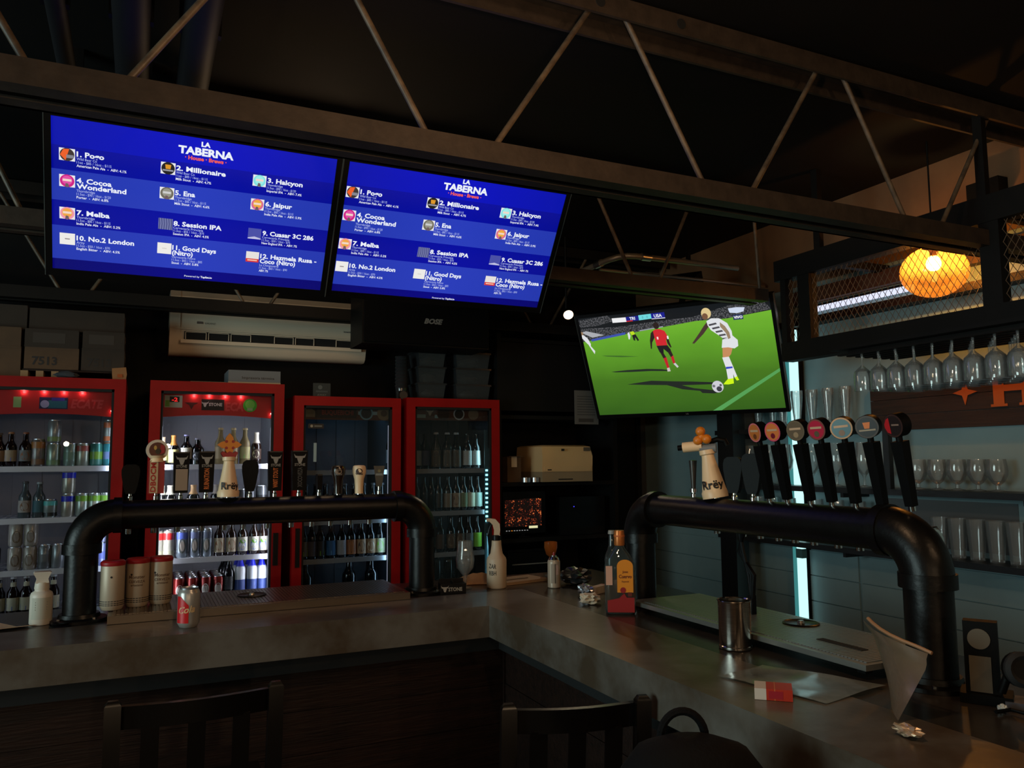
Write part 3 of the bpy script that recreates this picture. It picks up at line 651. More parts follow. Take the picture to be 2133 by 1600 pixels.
for i, y in enumerate(ys): glass('pint_glass', 'pint', 3.58, y, 1.115, 'straight pint glass, %s of its row on the bottom wall shelf' % nth(i, 6), 'pint glasses on the bottom wall shelf')
# hanging rack
t = thing('glass_rack', 'dark hanging glass rack fixed below the wire mesh screen', 'rack', (0, 0, 0))
ob('rack_board', box(2.98, 3.46, 0.9, 2.76, 2.108, 2.125, .002), FR, t)
for x in (3.045, 3.105, 3.165, 3.225, 3.285, 3.345, 3.405):
    ob('rail', box(x-.012, x+.012, 0.9, 2.76, 2.086, 2.092), FR, t)
    ob('rail_hanger', box(x-.004, x+.004, 1.0, 2.7, 2.092, 2.108), FR, t)
for r_, x in enumerate((3.075, 3.165, 3.255, 3.345)):
    for i in range(9):
        y = 2.655-.092*i-.024*r_
        glass('hanging_wine_glass', 'wine', x, y, 2.0955, 'upside-down wine glass, %s in the %s row of hanging rack' % (nth(i, 9), ('front', 'second', 'third', 'back')[r_]), 'wine glasses hanging in the rack', True, s=.86)
tag(ob('price_paper', box(3.692, 3.699, 4.33, 4.53, 1.48, 1.74), mat('wall_paper_sheet', (170, 178, 182), .8)), 'pale paper sheet on the grey wall behind the cream tap handle', 'paper')

# ------------------------------------------------------------------ fridges
LIGHTLED = emitmat((235, 240, 255), 3.0, nm='fridge_led')
def fridge(label, x0, x1, top, shelves, kind):
    w = x1-x0; y0, y1 = 4.70, 5.36
    t = thing('drinks_fridge', label, 'fridge', (x0, y0, 0), group='red drinks fridges along the back wall')
    bm = BM()
    bx(bm, 0, .03, .05, .66, .1, top); bx(bm, w-.03, w, .05, .66, .1, top); bx(bm, .03, w-.03, .05, .66, top-.03, top); bx(bm, .03, w-.03, .05, .66, .1, .3); bx(bm, .03, w-.03, .63, .66, .3, top-.03)
    ob('cabinet', bm, RED, t, smooth=False)
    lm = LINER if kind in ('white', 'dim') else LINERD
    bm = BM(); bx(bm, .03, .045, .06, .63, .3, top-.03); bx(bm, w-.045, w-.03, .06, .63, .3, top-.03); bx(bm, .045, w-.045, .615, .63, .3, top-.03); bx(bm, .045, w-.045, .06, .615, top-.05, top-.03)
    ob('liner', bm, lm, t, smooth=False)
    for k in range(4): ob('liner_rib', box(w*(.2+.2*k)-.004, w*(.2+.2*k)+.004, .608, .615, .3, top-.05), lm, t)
    fr = .055
    d = BM(); bx(d, 0, fr, 0, .045, .12, top); bx(d, w-fr, w, 0, .045, .12, top); bx(d, fr, w-fr, 0, .045, top-fr, top); bx(d, fr, w-fr, 0, .045, .12, .26)
    dr = ob('door', d, RED, t, smooth=False)
    g = BM(); bx(g, fr-.001, fr+.012, .006, .04, .26, top-fr); bx(g, w-fr-.012, w-fr+.001, .006, .04, .26, top-fr); bx(g, fr, w-fr, .006, .04, top-fr-.014, top-fr)
    ob('gasket', g, BLACKMATT, dr, smooth=False)
    ob('pane', prism(BM(), [(fr, .26), (w-fr, .26), (w-fr, top-fr), (fr, top-fr)], .012, .016), DOORGLASS, dr, smooth=False)
    ob('handle', box(w-.048, w-.022, -.025, 0, 1.02, 1.20, .006) if kind in ('white',) else box(.018, .04, -.025, 0, 1.0, 1.22, .006), BLACK, dr)
    for z in shelves:
        s = BM(); bx(s, .048, w-.048, .085, .10, z-.018, z-.001)
        for k in range(16): bx(s, .048+(w-.1)*k/15, .052+(w-.1)*k/15, .10, .60, z-.008, z-.002)
        for k in range(3): bx(s, .048, w-.048, .2+.19*k, .204+.19*k, z-.011, z-.008)
        sh = ob('shelf', s, WHITERAIL, t, smooth=False)
        ob('price_rail', box(.05, w-.05, .078, .085, z-.026, z+.003, .002), WHITERAIL if kind in ('white', 'dim') else mat('shelf_rail_dim', (130, 136, 142), .4), sh)  # darker fridges: dimness put into the white rail's colour
    ob('foot', box(.05, .12, .1, .6, 0, .1), BLACK, t); ob('foot', box(w-.12, w-.05, .1, .6, 0, .1), BLACK, t)
    return t
SHZ = {1: (1.585, 1.320, 1.058, .825), 2: (1.588, 1.325, 1.075, .850), 3: (1.546, 1.252, 1.026, .80), 4: (1.547, 1.280, 1.022, .835)}
F1 = fridge('leftmost red drinks fridge, glass door, cardboard boxes on top', -.79, -.072, 2.047, SHZ[1], 'dim')
F2 = fridge('second red drinks fridge from left with brightly lit shelves', .046, .754, 2.048, SHZ[2], 'white')
F3 = fridge('third red drinks fridge from left, nearly empty top shelf', .812, 1.455, 1.985, SHZ[3], 'blue')
F4 = fridge('rightmost red drinks fridge with cyan led dots inside', 1.493, 2.120, 1.992, SHZ[4], 'cyan')

def header(t, w, z0, z1, m, arch=.0):
    pts = [(.05+(w-.1)*i/12, z0+arch*(1-(2*i/12-1)**2)) for i in range(13)]+[(w-.05, z1), (.05, z1)]
    return ob('header_panel', prism(BM(), pts, .055, .068), m, t, smooth=False)
def sticker_text(t, s, x, z, size, m, wd=None, y=.0535, shear=0, bold=.03, nm='sticker_text'):
    return Txt().add(s, 0, 0, size, 'C', bold, w=wd, shear=shear).build(nm, m, t, 0, loc=(x, y, z))
h1 = header(F1, .718, 1.845, 1.99, REDHEAD, .016); h2 = header(F2, .708, 1.85, 1.99, REDHEAD, .016)
DKH = mat('header_brown', (64, 34, 22), .5)
h3 = header(F3, .643, 1.85, 1.935, DKH); h4 = header(F4, .627, 1.857, 1.94, DKH)
st = lambda c: mat('sticker_%d_%d_%d' % c, c, .5)
# header decorations
f = Flat(); f.rect(.315, .445, 1.885, 1.945, st((20, 30, 80)), 1); f.rect(.355, .44, 1.89, 1.93, st((30, 110, 130)), 2); f.disc(.34, 1.91, .02, st((170, 170, 215)), 3); f.rect(.37, .43, 1.927, 1.944, st((60, 50, 160)), 3)
f.build('sticker', h1, (0, .0545, 0)); f = Flat(); f.rect(.06, .125, 1.89, 1.95, st((185, 185, 175)), 1); f.build('thermostat', h1, (0, .0545, 0)); f = Flat().rect(.20, .235, 1.89, 1.945, st((150, 190, 120)), 1).build('sticker', h1, (0, .0545, 0))
sticker_text(h1, 'ECATE', .535, 1.893, .062, mat('emboss_red', (226, 70, 74), .5), .155, shear=.25, bold=.04)
f = Flat(); f.rect(.075, .165, 1.905, 1.972, st((205, 205, 190)), 1); f.rect(.078, .10, 1.91, 1.945, st((120, 180, 60)), 2); f.rect(.10, .15, 1.935, 1.966, st((28, 8, 8)), 2); f.build('thermostat', h2, (0, .0545, 0))
sticker_text(h2, '-2', .126, 1.939, .03, emitmat((255, 40, 40), 1.2, nm='digits'), .03, nm='red_digits')
f = Flat(); f.rect(.265, .385, 1.893, 1.955, st((16, 14, 16)), 1); horned(f, .283, 1.928, .032, st((205, 205, 205)), 2); f.build('sticker', h2, (0, .0545, 0))
sticker_text(h2, 'STONE', .339, 1.918, .024, st((215, 215, 215)), .07)
f = Flat(); f.add([(.175, 1.935), (.25, 1.935), (.225, 1.92), (.213, 1.895), (.2, 1.92)], st((84, 20, 22)), 1); f.build('sticker', h2, (0, .0545, 0))
sticker_text(h2, 'ECA', .44, 1.893, .066, mat('emboss_red'), .10, shear=.1, bold=.04)
f = Flat().disc(.525, 1.925, .038, st((70, 190, 50)), 1); f.disc(.525, 1.93, .026, st((130, 220, 90)), 2); f.rect(.51, .54, 1.895, 1.91, st((170, 200, 150)), 3); f.build('sticker', h2, (0, .0545, 0))
f = Flat(); f.rect(.13, .38, 1.86, 1.925, st((14, 11, 11)), 1); f.add([(.06, 1.865), (.13, 1.865), (.13, 1.9), (.095, 1.925), (.06, 1.905)], st((110, 104, 84)), 1)
f.disc(.44, 1.893, .042, st((90, 130, 145)), 2); f.disc(.44, 1.893, .033, st((18, 22, 26)), 3); f.disc(.55, 1.893, .043, st((112, 96, 72)), 2); f.disc(.55, 1.893, .02, st((70, 52, 38)), 3); f.rect(.39, .59, 1.883, 1.903, st((120, 146, 150)), 1); f.build('stickers', h3, (0, .0545, 0))
sticker_text(h3, 'BUQUEBICHI', .265, 1.88, .04, st((112, 34, 22)), .19, bold=.02)
f = Flat(); f.rect(.14, .2, 1.865, 1.935, st((56, 44, 36)), 1); f.rect(.06, .26, 1.87, 1.892, st((110, 140, 145)), 0); f.disc(.26, 1.898, .045, st((60, 42, 38)), 2); f.disc(.26, 1.898, .04, st((22, 18, 20)), 3); f.disc(.365, 1.898, .038, st((150, 160, 165)), 2); f.disc(.365, 1.898, .03, st((18, 22, 26)), 3); f.disc(.465, 1.898, .036, st((104, 92, 76)), 2); f.build('stickers', h4, (0, .0545, 0))
horned(Flat(), .168, 1.905, .04, st((130, 124, 112)), 3).build('horned_sticker', h4, (0, .054, 0))
for hh, x0, xs, zz in ((h1, -.79, (.245, .335, .425, .51), 1.984), (h2, .046, (.225, .305, .39, .475), 1.984)):
    for x in xs:
        ob('header_led', lathe(BM(), [(0, 0), (.006, 0), (.008, .006), (0, .01)], 8), emitmat((255, 160, 150), 6.0, nm='led_pink'), hh, (x, .048, zz))
        lamp('POINT', 'header_led_light', (x0+x, 4.70+.044, zz-.012), .055, (1.0, .5, .45), .006)
for hh, x0, x in ((h1, -.79, .655), (h2, .046, .645)):
    ob('header_led', lathe(BM(), [(0, 0), (.006, 0), (.008, .006), (0, .01)], 8), emitmat((255, 160, 150), 6.0, nm='led_pink'), hh, (x, .046, 1.875))
    lamp('POINT', 'header_led_light', (x0+x, 4.744, 1.875), .04, (1.0, .45, .4), .006)
# fridge lamps on the door jambs
def jamb(t, x0, x, z0, z1, e, col, side):
    ob('jamb_lamp', box(x-.006, x+.006, .052, .064, z0, z1, .002), emitmat((210, 215, 235), .5, nm='jamb'), t)
    lamp('AREA', 'fridge_light', (x0+x+side*.012, 4.70+.07, (z0+z1)/2), e, col, .02, z1-z0, (x0+x+side*.5, 4.70+.38, (z0+z1)/2), spread=170)
jamb(F2, .046, .064, .75, 1.80, 2.6, (.86, .9, 1.0), 1)
jamb(F2, .046, .648, .75, 1.80, 2.0, (.86, .9, 1.0), -1)
jamb(F1, -.79, .662, .75, 1.80, 0.5, (.72, .84, 1.0), -1)
jamb(F1, -.79, .062, .75, 1.80, 0.22, (.72, .84, 1.0), 1)
jamb(F3, .812, .585, .70, 1.82, 0.95, (.45, .75, 1.0), -1)
lamp('AREA', 'fridge_light', (.812+.47, 5.0, 1.925), .22, (.25, .65, 1.0), .25, .3, (.812+.3, 5.2, 1.2))
# F4 led dots
LD = ob('led_strip', box(.545, .575, .058, .066, .80, 1.80, .002), mat('led_strip_base', (60, 90, 100), .4), F4)
for i in range(12):
    ob('led_dot', box(.550, .566, .0535, .0575, 1.53-.0295*i, 1.53-.0295*i+.012), emitmat((150, 245, 255), 3.0, nm='led_dot'), LD)
lamp('AREA', 'fridge_light', (1.493+.556, 4.772, 1.25), 0.6, (.45, .9, 1.0), .02, 1.0, (1.493+.1, 5.1, 1.2), spread=170)
tag(ob('door_tape', box(.925, .942, 4.693, 4.6965, 1.60, 1.71), mat('tape', (150, 165, 165), .7)), 'strip of pale tape on the glass of the third fridge', 'tape').rotation_euler = (0, 0, 0)
f = Flat().rect(0, .09, 0, .028, st((14, 13, 13)), 1); f.disc(.02, .014, .008, st((150, 140, 120)), 2); f.rect(.035, .08, .01, .018, st((110, 108, 100)), 2)
tag(f.build('door_sticker', None, (.895, 4.7105, 1.795)), 'small dark sticker inside glass of third fridge, upper left', 'sticker')

# ------------------------------------------------------------------ bottles and cans
BROWN = mat('brown_glass', (26, 13, 8), 0.07, spec=0.7); DARKG = mat('dark_glass', (9, 10, 12), 0.06, spec=0.7)
PALEG = mat('pale_bottle', (176, 156, 112), 0.1, trans=0.55, spec=.6); WHITEG = mat('white_bottle', (205, 208, 214), 0.2)
def bottle_prof(h, r):
    return [(0, 0), (r*.92, 0), (r, .012*h+.001), (r, .56*h), (r*.93, .62*h), (r*.62, .70*h), (r*.45, .77*h), (r*.40, .93*h), (r*.47, .94*h), (r*.47, .96*h), (r*.40, .965*h), (0, .965*h)]
def band(r, z0, z1, a=None):
    if a is None: return lathe(BM(), [(r, z0), (r, z1)], 18)
    return lathe(BM(), [(r, z0), (r, z1)], 10, a0=-math.pi/2-a, a1=-math.pi/2+a)
def bottle(x, y, z, label, cat='bottle', group=None, h=.19, r=.029, glass=None, lab=None, cap=None, neck=None, art=None, labz=(.16, .48), foil=None, text=None):
    t = thing('beer_bottle', label, cat, (x, y, z), face(x, y)+random.uniform(-.12, .12), group)
    ob('body', cached(('bottle_body', h, r), lambda: lathe(BM(), bottle_prof(h, r), 18)), glass or BROWN, t)
    if cap: ob('cap', cached(('bottle_cap', h, r), lambda: lathe(BM(), [(r*.50, .945*h), (r*.52, .955*h), (r*.44, h), (0, h*1.002)], 14)), colmat(cap), t)
    if lab: lo = ob('paper_label', cached(('bottle_label', h, r, labz), lambda: band(r*1.012, labz[0]*h, labz[1]*h)), colmat(lab, .6), t)
    if neck: ob('neck_label', cached(('bottle_neck', h, r), lambda: lathe(BM(), [(r*.50, .74*h), (r*.44, .86*h)], 16)), colmat(neck, .6), t)
    if foil: ob('foil', cached(('bottle_foil', h, r), lambda: lathe(BM(), [(r*.93, .61*h), (r*.65, .70*h), (r*.48, .77*h), (r*.44, .93*h), (r*.50, .95*h), (r*.48, 1.0*h), (0, 1.003*h)], 16)), colmat(foil, .3), t)
    if art:
        c, shape = art; f = Flat(); m_ = colmat(c, .6); zc = (labz[0]+labz[1])/2*h; hh = (labz[1]-labz[0])*h
        if shape == 'oval': f.disc(0, zc, r*.72, m_, 1, hh*.36)
        elif shape == 'low': f.add([(-r*.9, zc-hh*.49), (0, zc-hh*.49), (r*.9, zc-hh*.49), (r*.9, zc-hh*.05), (0, zc-hh*.18), (-r*.9, zc+hh*.02)], m_)
        elif shape == 'arch': f.add([(-r*.7, zc-hh*.4), (0, zc-hh*.4), (r*.7, zc-hh*.4), (r*.7, zc+hh*.1), (r*.4, zc+hh*.42), (0, zc+hh*.48), (-r*.4, zc+hh*.42), (-r*.7, zc+hh*.1)], m_)
        elif shape == 'ipa': f.disc(0, zc-hh*.08, r*.72, m_, 1, hh*.34); f.disc(r*.1, zc+hh*.2, r*.55, colmat((96, 150, 48), .6), 2, hh*.14)
        elif shape == 'lines':
            for q in (.22, .05, -.12): f.rect(-r*.6, r*.6, zc+hh*q, zc+hh*(q+.07), m_)
        f.build('label_art', lo if lab else t, wrap=r*1.014)
    if text: Txt().add(text, 0, h*.24, .022, 'C', .03).build('label_text', colmat((215, 220, 235), .6), lo, .002, wrap=r*1.012)
    return t
def can(x, y, z, label, group=None, h=.122, r=.032, body=(180, 180, 185), top=None, bandc=None, art=None, low=None, lid=None, metal=.5):
    t = thing('beer_can', label, 'can', (x, y, z), face(x, y)+random.uniform(-.2, .2), group)
    ob('body', cached(('can_body', h, r), lambda: lathe(BM(), [(0, .004), (r*.7, .004), (r*.82, 0), (r, .010), (r, h*.90), (r*.84, h*.965), (r*.84, h*.985), (r*.80, h*.985)], 18)), colmat(body, .3, metal), t)
    ob('lid', cached(('can_lid', h, r), lambda: lathe(BM(), [(r*.86, h*.97), (r*.86, h), (r*.80, h), (r*.78, h*.975), (0, h*.975)], 18)), colmat(lid, .4) if lid else ALU, t)
    if top: ob('top_band', cached(('can_top', h, r), lambda: band(r*1.008, h*.66, h*.895)), colmat(top, .35), t)
    if bandc: ob('middle_band', cached(('can_mid', h, r), lambda: band(r*1.008, h*.30, h*.62)), colmat(bandc, .35), t)
    if low: ob('lower_band', cached(('can_low', h, r), lambda: band(r*1.008, h*.08, h*.28)), colmat(low, .35), t)
    if art:
        f = Flat(); f.disc(0, h*.42, r*.62, colmat(art, .5), 2, h*.26); f.disc(0, h*.42, r*.42, colmat((150, 140, 130), .5), 3, h*.18)
        f.build('can_art', t, wrap=r*1.008)
    return t
FN = ('', 'leftmost', 'second', 'third', 'rightmost'); SN = ('top', 'second', 'third', 'bottom')
FX = {1: (-.638, .00219, 0), 2: (.089, .002553, 325), 3: (.869, .00290, 622), 4: (1.565, .00328, 860)}
def shelf_row(f, s, items, y=4.835):
    n = len(items); z = SHZ[f][s]
    for i, (px, kind, desc, kw) in enumerate(items):
        a, k, o = FX[f]; x = a+k*(px-o); x *= y/4.8 if f else 1
        where = '%s from left, %s shelf of %s fridge' % (ORD[i], SN[s], FN[f])
        g = 'bottles and cans on the %s shelf of the %s fridge' % (SN[s], FN[f])
        (bottle if kind == 'B' else can)(x, y, z+.0005, '%s, %s' % (desc, where), group=g, **kw)
B, C = 'B', 'C'
CR = (205, 190, 150)
shelf_row(1, 0, [(-4, B, 'brown bottle with tan label', dict(h=.175, lab=(150, 120, 90), cap=(120, 110, 100))), (19, B, 'brown bottle with cream and blue label', dict(h=.18, lab=(170, 150, 120), cap=(170, 120, 80), art=((110, 116, 180), 'low'))),
 (49, B, 'dark bottle with grey and orange label', dict(h=.18, lab=(120, 120, 118), cap=(150, 90, 60), art=((150, 90, 50), 'oval'))), (75, C, 'tall can with orange top', dict(h=.145, body=(130, 124, 120), top=(170, 110, 50), low=(130, 96, 70))),
 (107, C, 'lower silver green can', dict(body=(150, 165, 150), low=(120, 150, 110))), (142, C, 'silver green can', dict(body=(140, 160, 150), bandc=(110, 140, 120))), (169, C, 'silver can with red top', dict(body=(160, 165, 150), top=(150, 70, 60))),
 (198, C, 'teal green can', dict(h=.125, body=(70, 130, 120), bandc=(110, 150, 50), low=(60, 120, 110))), (226, C, 'lower teal can with orange lid', dict(h=.125, body=(70, 150, 160), lid=(190, 110, 50), bandc=(110, 130, 180)))])
can(-.404*4.835/4.8, 4.835, 1.585+.1235, 'silver can stacked on another can, top shelf of leftmost fridge', body=(150, 155, 155), low=(130, 150, 90))
can(-.143*4.835/4.8, 4.835, 1.585+.1265, 'grey orange can stacked on the teal can in leftmost fridge', body=(140, 140, 135), top=(170, 90, 50), low=(170, 90, 50))
shelf_row(1, 1, [(53, B, 'clear bottle with pale label', dict(h=.19, glass=mat('grey_bottle', (70, 78, 80), .1), lab=(160, 150, 140), cap=(60, 60, 60), art=((120, 80, 40), 'oval'))), (82, B, 'clear bottle with bluish label', dict(h=.185, glass=mat('grey_bottle'), lab=(60, 100, 110), cap=(150, 160, 160))),
 (105, C, 'short carton-like can with teal band', dict(h=.095, r=.034, body=(150, 160, 155), top=(90, 190, 185), low=(30, 36, 36))), (142, C, 'lower blue and silver can', dict(body=(170, 165, 150), top=(30, 40, 190))), (172, C, 'silver can with lime band', dict(body=(170, 180, 170), top=(120, 170, 50))),
 (198, C, 'silver can with lime band', dict(body=(170, 180, 170), top=(120, 170, 50))), (223, C, 'silver can with lime band', dict(body=(180, 185, 175), top=(120, 170, 50)))])
can(-.327*4.835/4.8, 4.835, 1.320+.1235, 'blue and silver can stacked on its twin in leftmost fridge', body=(170, 165, 150), top=(30, 40, 190))
KC = dict(body=(170, 162, 150), art=(120, 104, 84), h=.118, metal=.2)
shelf_row(1, 2, [(-4, C, 'dark grey can', dict(body=(70, 72, 74))), (38, C, 'lower pale can with arch emblem', KC), (69, C, 'lower pale can with arch emblem', KC), (99, C, 'single silver can', dict(body=(130, 134, 136), bandc=(110, 112, 112))),
 (126, C, 'silver can beside the tap pipe', dict(body=(150, 154, 156))), (217, C, 'lilac lit can', dict(body=(170, 175, 235), bandc=(120, 130, 210)))])
for px, d in ((38, 'left'), (69, 'right')): can((-.638+.00219*px)*4.835/4.8, 4.835, 1.058+.120, 'pale can stacked on the %s arch emblem can in leftmost fridge' % d, **KC)
can((-.638+.00219*219)*4.835/4.8, 4.835, 1.058+.1235, 'lilac lit can stacked on its twin at right in leftmost fridge', body=(150, 150, 180))
NB = dict(h=.20, lab=(190, 180, 150), neck=(195, 188, 160), cap=(190, 190, 190), art=((90, 100, 160), 'low'))
shelf_row(1, 3, [(11, B, 'brown bottle with cream labels', dict(NB, art=((150, 130, 80), 'low'))), (39, B, 'brown bottle with cream labels', NB), (65, B, 'brown bottle with cream labels', NB), (93, B, 'brown bottle with cream labels', NB), (120, B, 'brown bottle with cream labels', NB)])

WL = (215, 208, 170)
shelf_row(2, 0, [(337, B, 'dark bottle with cream cap', dict(h=.155, glass=DARKG, lab=(190, 185, 130), foil=(200, 180, 150))), (359, B, 'dark bottle with orange foil', dict(h=.165, glass=DARKG, lab=(205, 196, 130), foil=(196, 130, 60), labz=(.08, .52))),
 (385, B, 'black bottle with white label', dict(h=.17, r=.031, glass=DARKG, lab=(210, 205, 190), labz=(.2, .56), cap=(150, 145, 190))), (408, B, 'squat black bottle with round label', dict(h=.15, r=.034, glass=DARKG, lab=(30, 32, 36), art=((170, 172, 185), 'oval'), cap=(150, 150, 170))),
 (455, B, 'clear bottle of pale drink', dict(h=.21, r=.030, glass=PALEG, cap=(170, 150, 110), lab=(150, 130, 96))), (482, B, 'clear bottle of pale drink', dict(h=.21, r=.030, glass=PALEG, cap=(170, 150, 110), lab=(150, 130, 96))),
 (507, B, 'clear bottle of pale drink', dict(h=.21, r=.030, glass=PALEG, cap=(170, 150, 110), lab=(160, 150, 100), art=((90, 150, 50), 'low'))), (532, B, 'brown bottle with cream oval label', dict(h=.185, r=.028, foil=(205, 195, 180), art=((205, 196, 160), 'oval'), lab=(50, 30, 18)))])
TB = dict(h=.15, r=.034, glass=DARKG, lab=(200, 190, 165), foil=(190, 150, 105), labz=(.1, .5))
shelf_row(2, 1, [(338, B, 'dark bottle with cream foil', dict(TB, foil=(205, 200, 180))), (355, B, 'dark bottle with cream foil', dict(TB, foil=(205, 200, 180))), (402, B, 'dark bottle with tan foil', TB), (450, B, 'dark bottle with pale foil', dict(TB, foil=(150, 140, 130))),
 (500, C, 'dark silver can', dict(body=(62, 64, 68), bandc=(30, 30, 34))), (520, C, 'dark silver can', dict(body=(62, 64, 68), bandc=(30, 30, 34))), (546, C, 'dark silver can', dict(h=.14, body=(90, 92, 96), bandc=(34, 34, 38)))])
RG = dict(h=.155, r=.030, body=(190, 185, 170), top=(180, 40, 40), low=(170, 165, 140)); BS = dict(h=.155, r=.030, body=(130, 140, 150), top=(90, 110, 200), art=(70, 76, 70))
IP = dict(h=.20, lab=(190, 186, 172), art=((96, 112, 190), 'ipa'), text='IPA', labz=(.1, .5))
shelf_row(2, 2, [(333, C, 'tall silver can with red top', RG), (355, C, 'tall silver can with red top', RG), (382, C, 'tall blue and silver can', BS), (408, C, 'tall grey-blue can', dict(BS, top=(100, 110, 150))), (433, C, 'tall grey-blue can', dict(BS, top=(80, 90, 110))),
 (458, B, 'brown bottle with tan picture label', dict(h=.20, lab=(180, 165, 140), art=((140, 84, 44), 'oval'), labz=(.1, .5))), (483, B, 'brown bottle with tan picture label', dict(h=.20, lab=(180, 165, 140), art=((140, 84, 44), 'oval'), labz=(.1, .5))),
 (507, B, 'brown bottle with blue IPA label', IP), (531, B, 'brown bottle with blue IPA label', IP), (551, B, 'brown bottle with blue IPA label', IP)])
# bottom shelf: cans in rows going back
for i, px in enumerate((331, 350)):
    for k in range(2):
        y = 4.835+.068*k; x = (.089+.002553*(px-325))*4.835/4.8
        can(x, y, .8505, 'blue can, %s column, row %s from front, bottom shelf of second fridge' % (ORD[i], ORD[k]), 'blue cans on the bottom shelf of the second fridge', h=.115, r=.030, body=(40, 60, 170) if i == 0 else (26, 34, 84), art=(170, 180, 220))
for i, px in enumerate((379, 406, 433, 458)):
    for k in range(5):
        y = 4.835+.067*k; x = (.089+.002553*(px-325))*4.835/4.8
        can(x, y, .8505, 'red can, %s column, row %s from front, bottom shelf of second fridge' % (ORD[i], ORD[k]), 'red cans in rows on the bottom shelf of the second fridge', h=.115, r=.031, body=(120, 30, 26), art=(205, 196, 186))
BW = dict(h=.24, r=.031, glass=WHITEG, foil=(28, 36, 190), lab=(44, 62, 120), labz=(.10, .36))
for i, (px, k, kw, d) in enumerate([(481, 0, dict(h=.225, glass=DARKG, lab=(40, 40, 42), art=((150, 150, 150), 'lines')), 'black bottle'), (478, 1, dict(h=.225, glass=DARKG, cap=(20, 20, 22)), 'black bottle'), (474, 2, dict(h=.225, glass=DARKG, cap=(20, 20, 22)), 'black bottle'),
 (505, 0, BW, 'blue and white bottle'), (502, 1, BW, 'blue and white bottle'), (530, 0, BW, 'blue and white bottle'), (527, 1, BW, 'blue and white bottle'), (551, 0, BW, 'blue and white bottle')]):
    col = {481: 'one', 478: 'one', 474: 'one', 505: 'two', 502: 'two', 530: 'three', 527: 'three', 551: 'four'}[px]
    bottle((.089+.002553*(px-325)), 4.835+.068*k, .8505, '%s, column %s, row %s from front, bottom shelf of second fridge' % (d, col, ORD[k]), group='bottles on the bottom shelf of the second fridge', **kw)

shelf_row(3, 0, [(814, B, 'lone dark bottle with grey label', dict(h=.26, r=.034, glass=DARKG, lab=(120, 126, 132)))])
DKB = dict(h=.215, r=.030, glass=DARKG, cap=(60, 62, 66))
shelf_row(3, 1, [(634+20*i, B, 'unlabelled dark bottle', DKB) for i in range(10)])
LB = lambda l, a, s, **k: dict(dict(h=.215, r=.0305, glass=DARKG, lab=l, art=(a, s), labz=(.08, .48)), **k)
shelf_row(3, 2, [(631, B, 'dark bottle with lime label', LB((90, 84, 70), (130, 190, 50), 'low')), (648, B, 'dark bottle with grey label', LB((70, 70, 84), (110, 110, 130), 'lines')), (665, B, 'dark bottle with lime label', LB((36, 40, 44), (110, 180, 40), 'low')),
 (687, B, 'dark bottle with blue label', LB((40, 90, 140), (90, 150, 190), 'low')), (709, B, 'dark bottle with white label', LB((140, 142, 146), (60, 60, 66), 'lines')), (729, B, 'dark bottle with orange label', LB((150, 90, 44), (60, 34, 22), 'arch')),
 (750, B, 'dark bottle with tan label', LB((150, 120, 90), (60, 40, 30), 'oval')), (770, B, 'dark bottle with brown label', LB((130, 100, 70), (190, 180, 160), 'oval')), (791, B, 'dark bottle with pale label', LB((160, 160, 130), (110, 170, 50), 'oval'))])
shelf_row(3, 3, [(636, B, 'tall dark jug', dict(h=.21, r=.04, glass=DARKG)), (725, B, 'tall dark jug', dict(h=.21, r=.04, glass=DARKG)), (772, B, 'tall dark jug', dict(h=.21, r=.04, glass=DARKG))])
TA = dict(h=.235, r=.033, glass=DARKG, cap=(150, 150, 150), lab=(70, 62, 50), art=((130, 110, 80), 'arch'), labz=(.06, .52)); WB = dict(h=.235, r=.031, glass=DARKG, lab=(170, 170, 165), art=((40, 40, 44), 'lines'), labz=(.1, .5))
shelf_row(4, 0, [(868, B, 'dark bottle with grey label', dict(WB, art=((120, 120, 116), 'oval'), lab=(130, 132, 130))), (884, B, 'dark bottle with blue-black label', dict(WB, lab=(40, 46, 76))), (907, B, 'dark bottle with arched tan label', TA), (930, B, 'dark bottle with arched tan label', TA), (949, B, 'dark bottle with arched tan label', TA),
 (972, B, 'dark bottle with white printed label', WB), (992, B, 'dark bottle with white printed label', WB)])
QB = dict(h=.225, r=.0295, glass=DARKG, labz=(.1, .5))
shelf_row(4, 1, [(866, B, 'plain dark bottle', QB), (882, B, 'plain dark bottle', QB), (897, B, 'plain dark bottle', QB), (912, B, 'dark bottle with black oval label', dict(QB, lab=(20, 20, 22), art=((150, 148, 140), 'lines'))), (931, B, 'dark bottle with tan label', dict(QB, lab=(120, 104, 84))),
 (949, B, 'dark bottle with tan picture label', dict(QB, lab=(150, 126, 100), art=((90, 60, 40), 'oval'))), (964, B, 'dark bottle with green-brown label', dict(QB, lab=(110, 120, 84))), (979, B, 'dark bottle with cream label', dict(QB, lab=(190, 186, 160))), (995, B, 'dark bottle with pale green label', dict(QB, lab=(150, 170, 160)))])
shelf_row(4, 2, [(915, B, 'dark bottle with brown label', dict(QB, lab=(70, 52, 38))), (938, B, 'dark bottle with round face label', dict(QB, lab=(84, 64, 46), art=((130, 112, 90), 'oval'))), (957, B, 'dark bottle with round face label', dict(QB, lab=(84, 64, 46), art=((130, 112, 90), 'oval'))), (975, B, 'dark bottle with grey label', dict(QB, lab=(96, 100, 100))), (993, B, 'dark bottle with lime label', dict(QB, lab=(130, 190, 50)))])
shelf_row(4, 3, [(908, B, 'plain dark bottle', QB), (932, B, 'plain dark bottle', QB), (956, B, 'plain dark bottle', QB), (980, B, 'plain dark bottle', QB)])

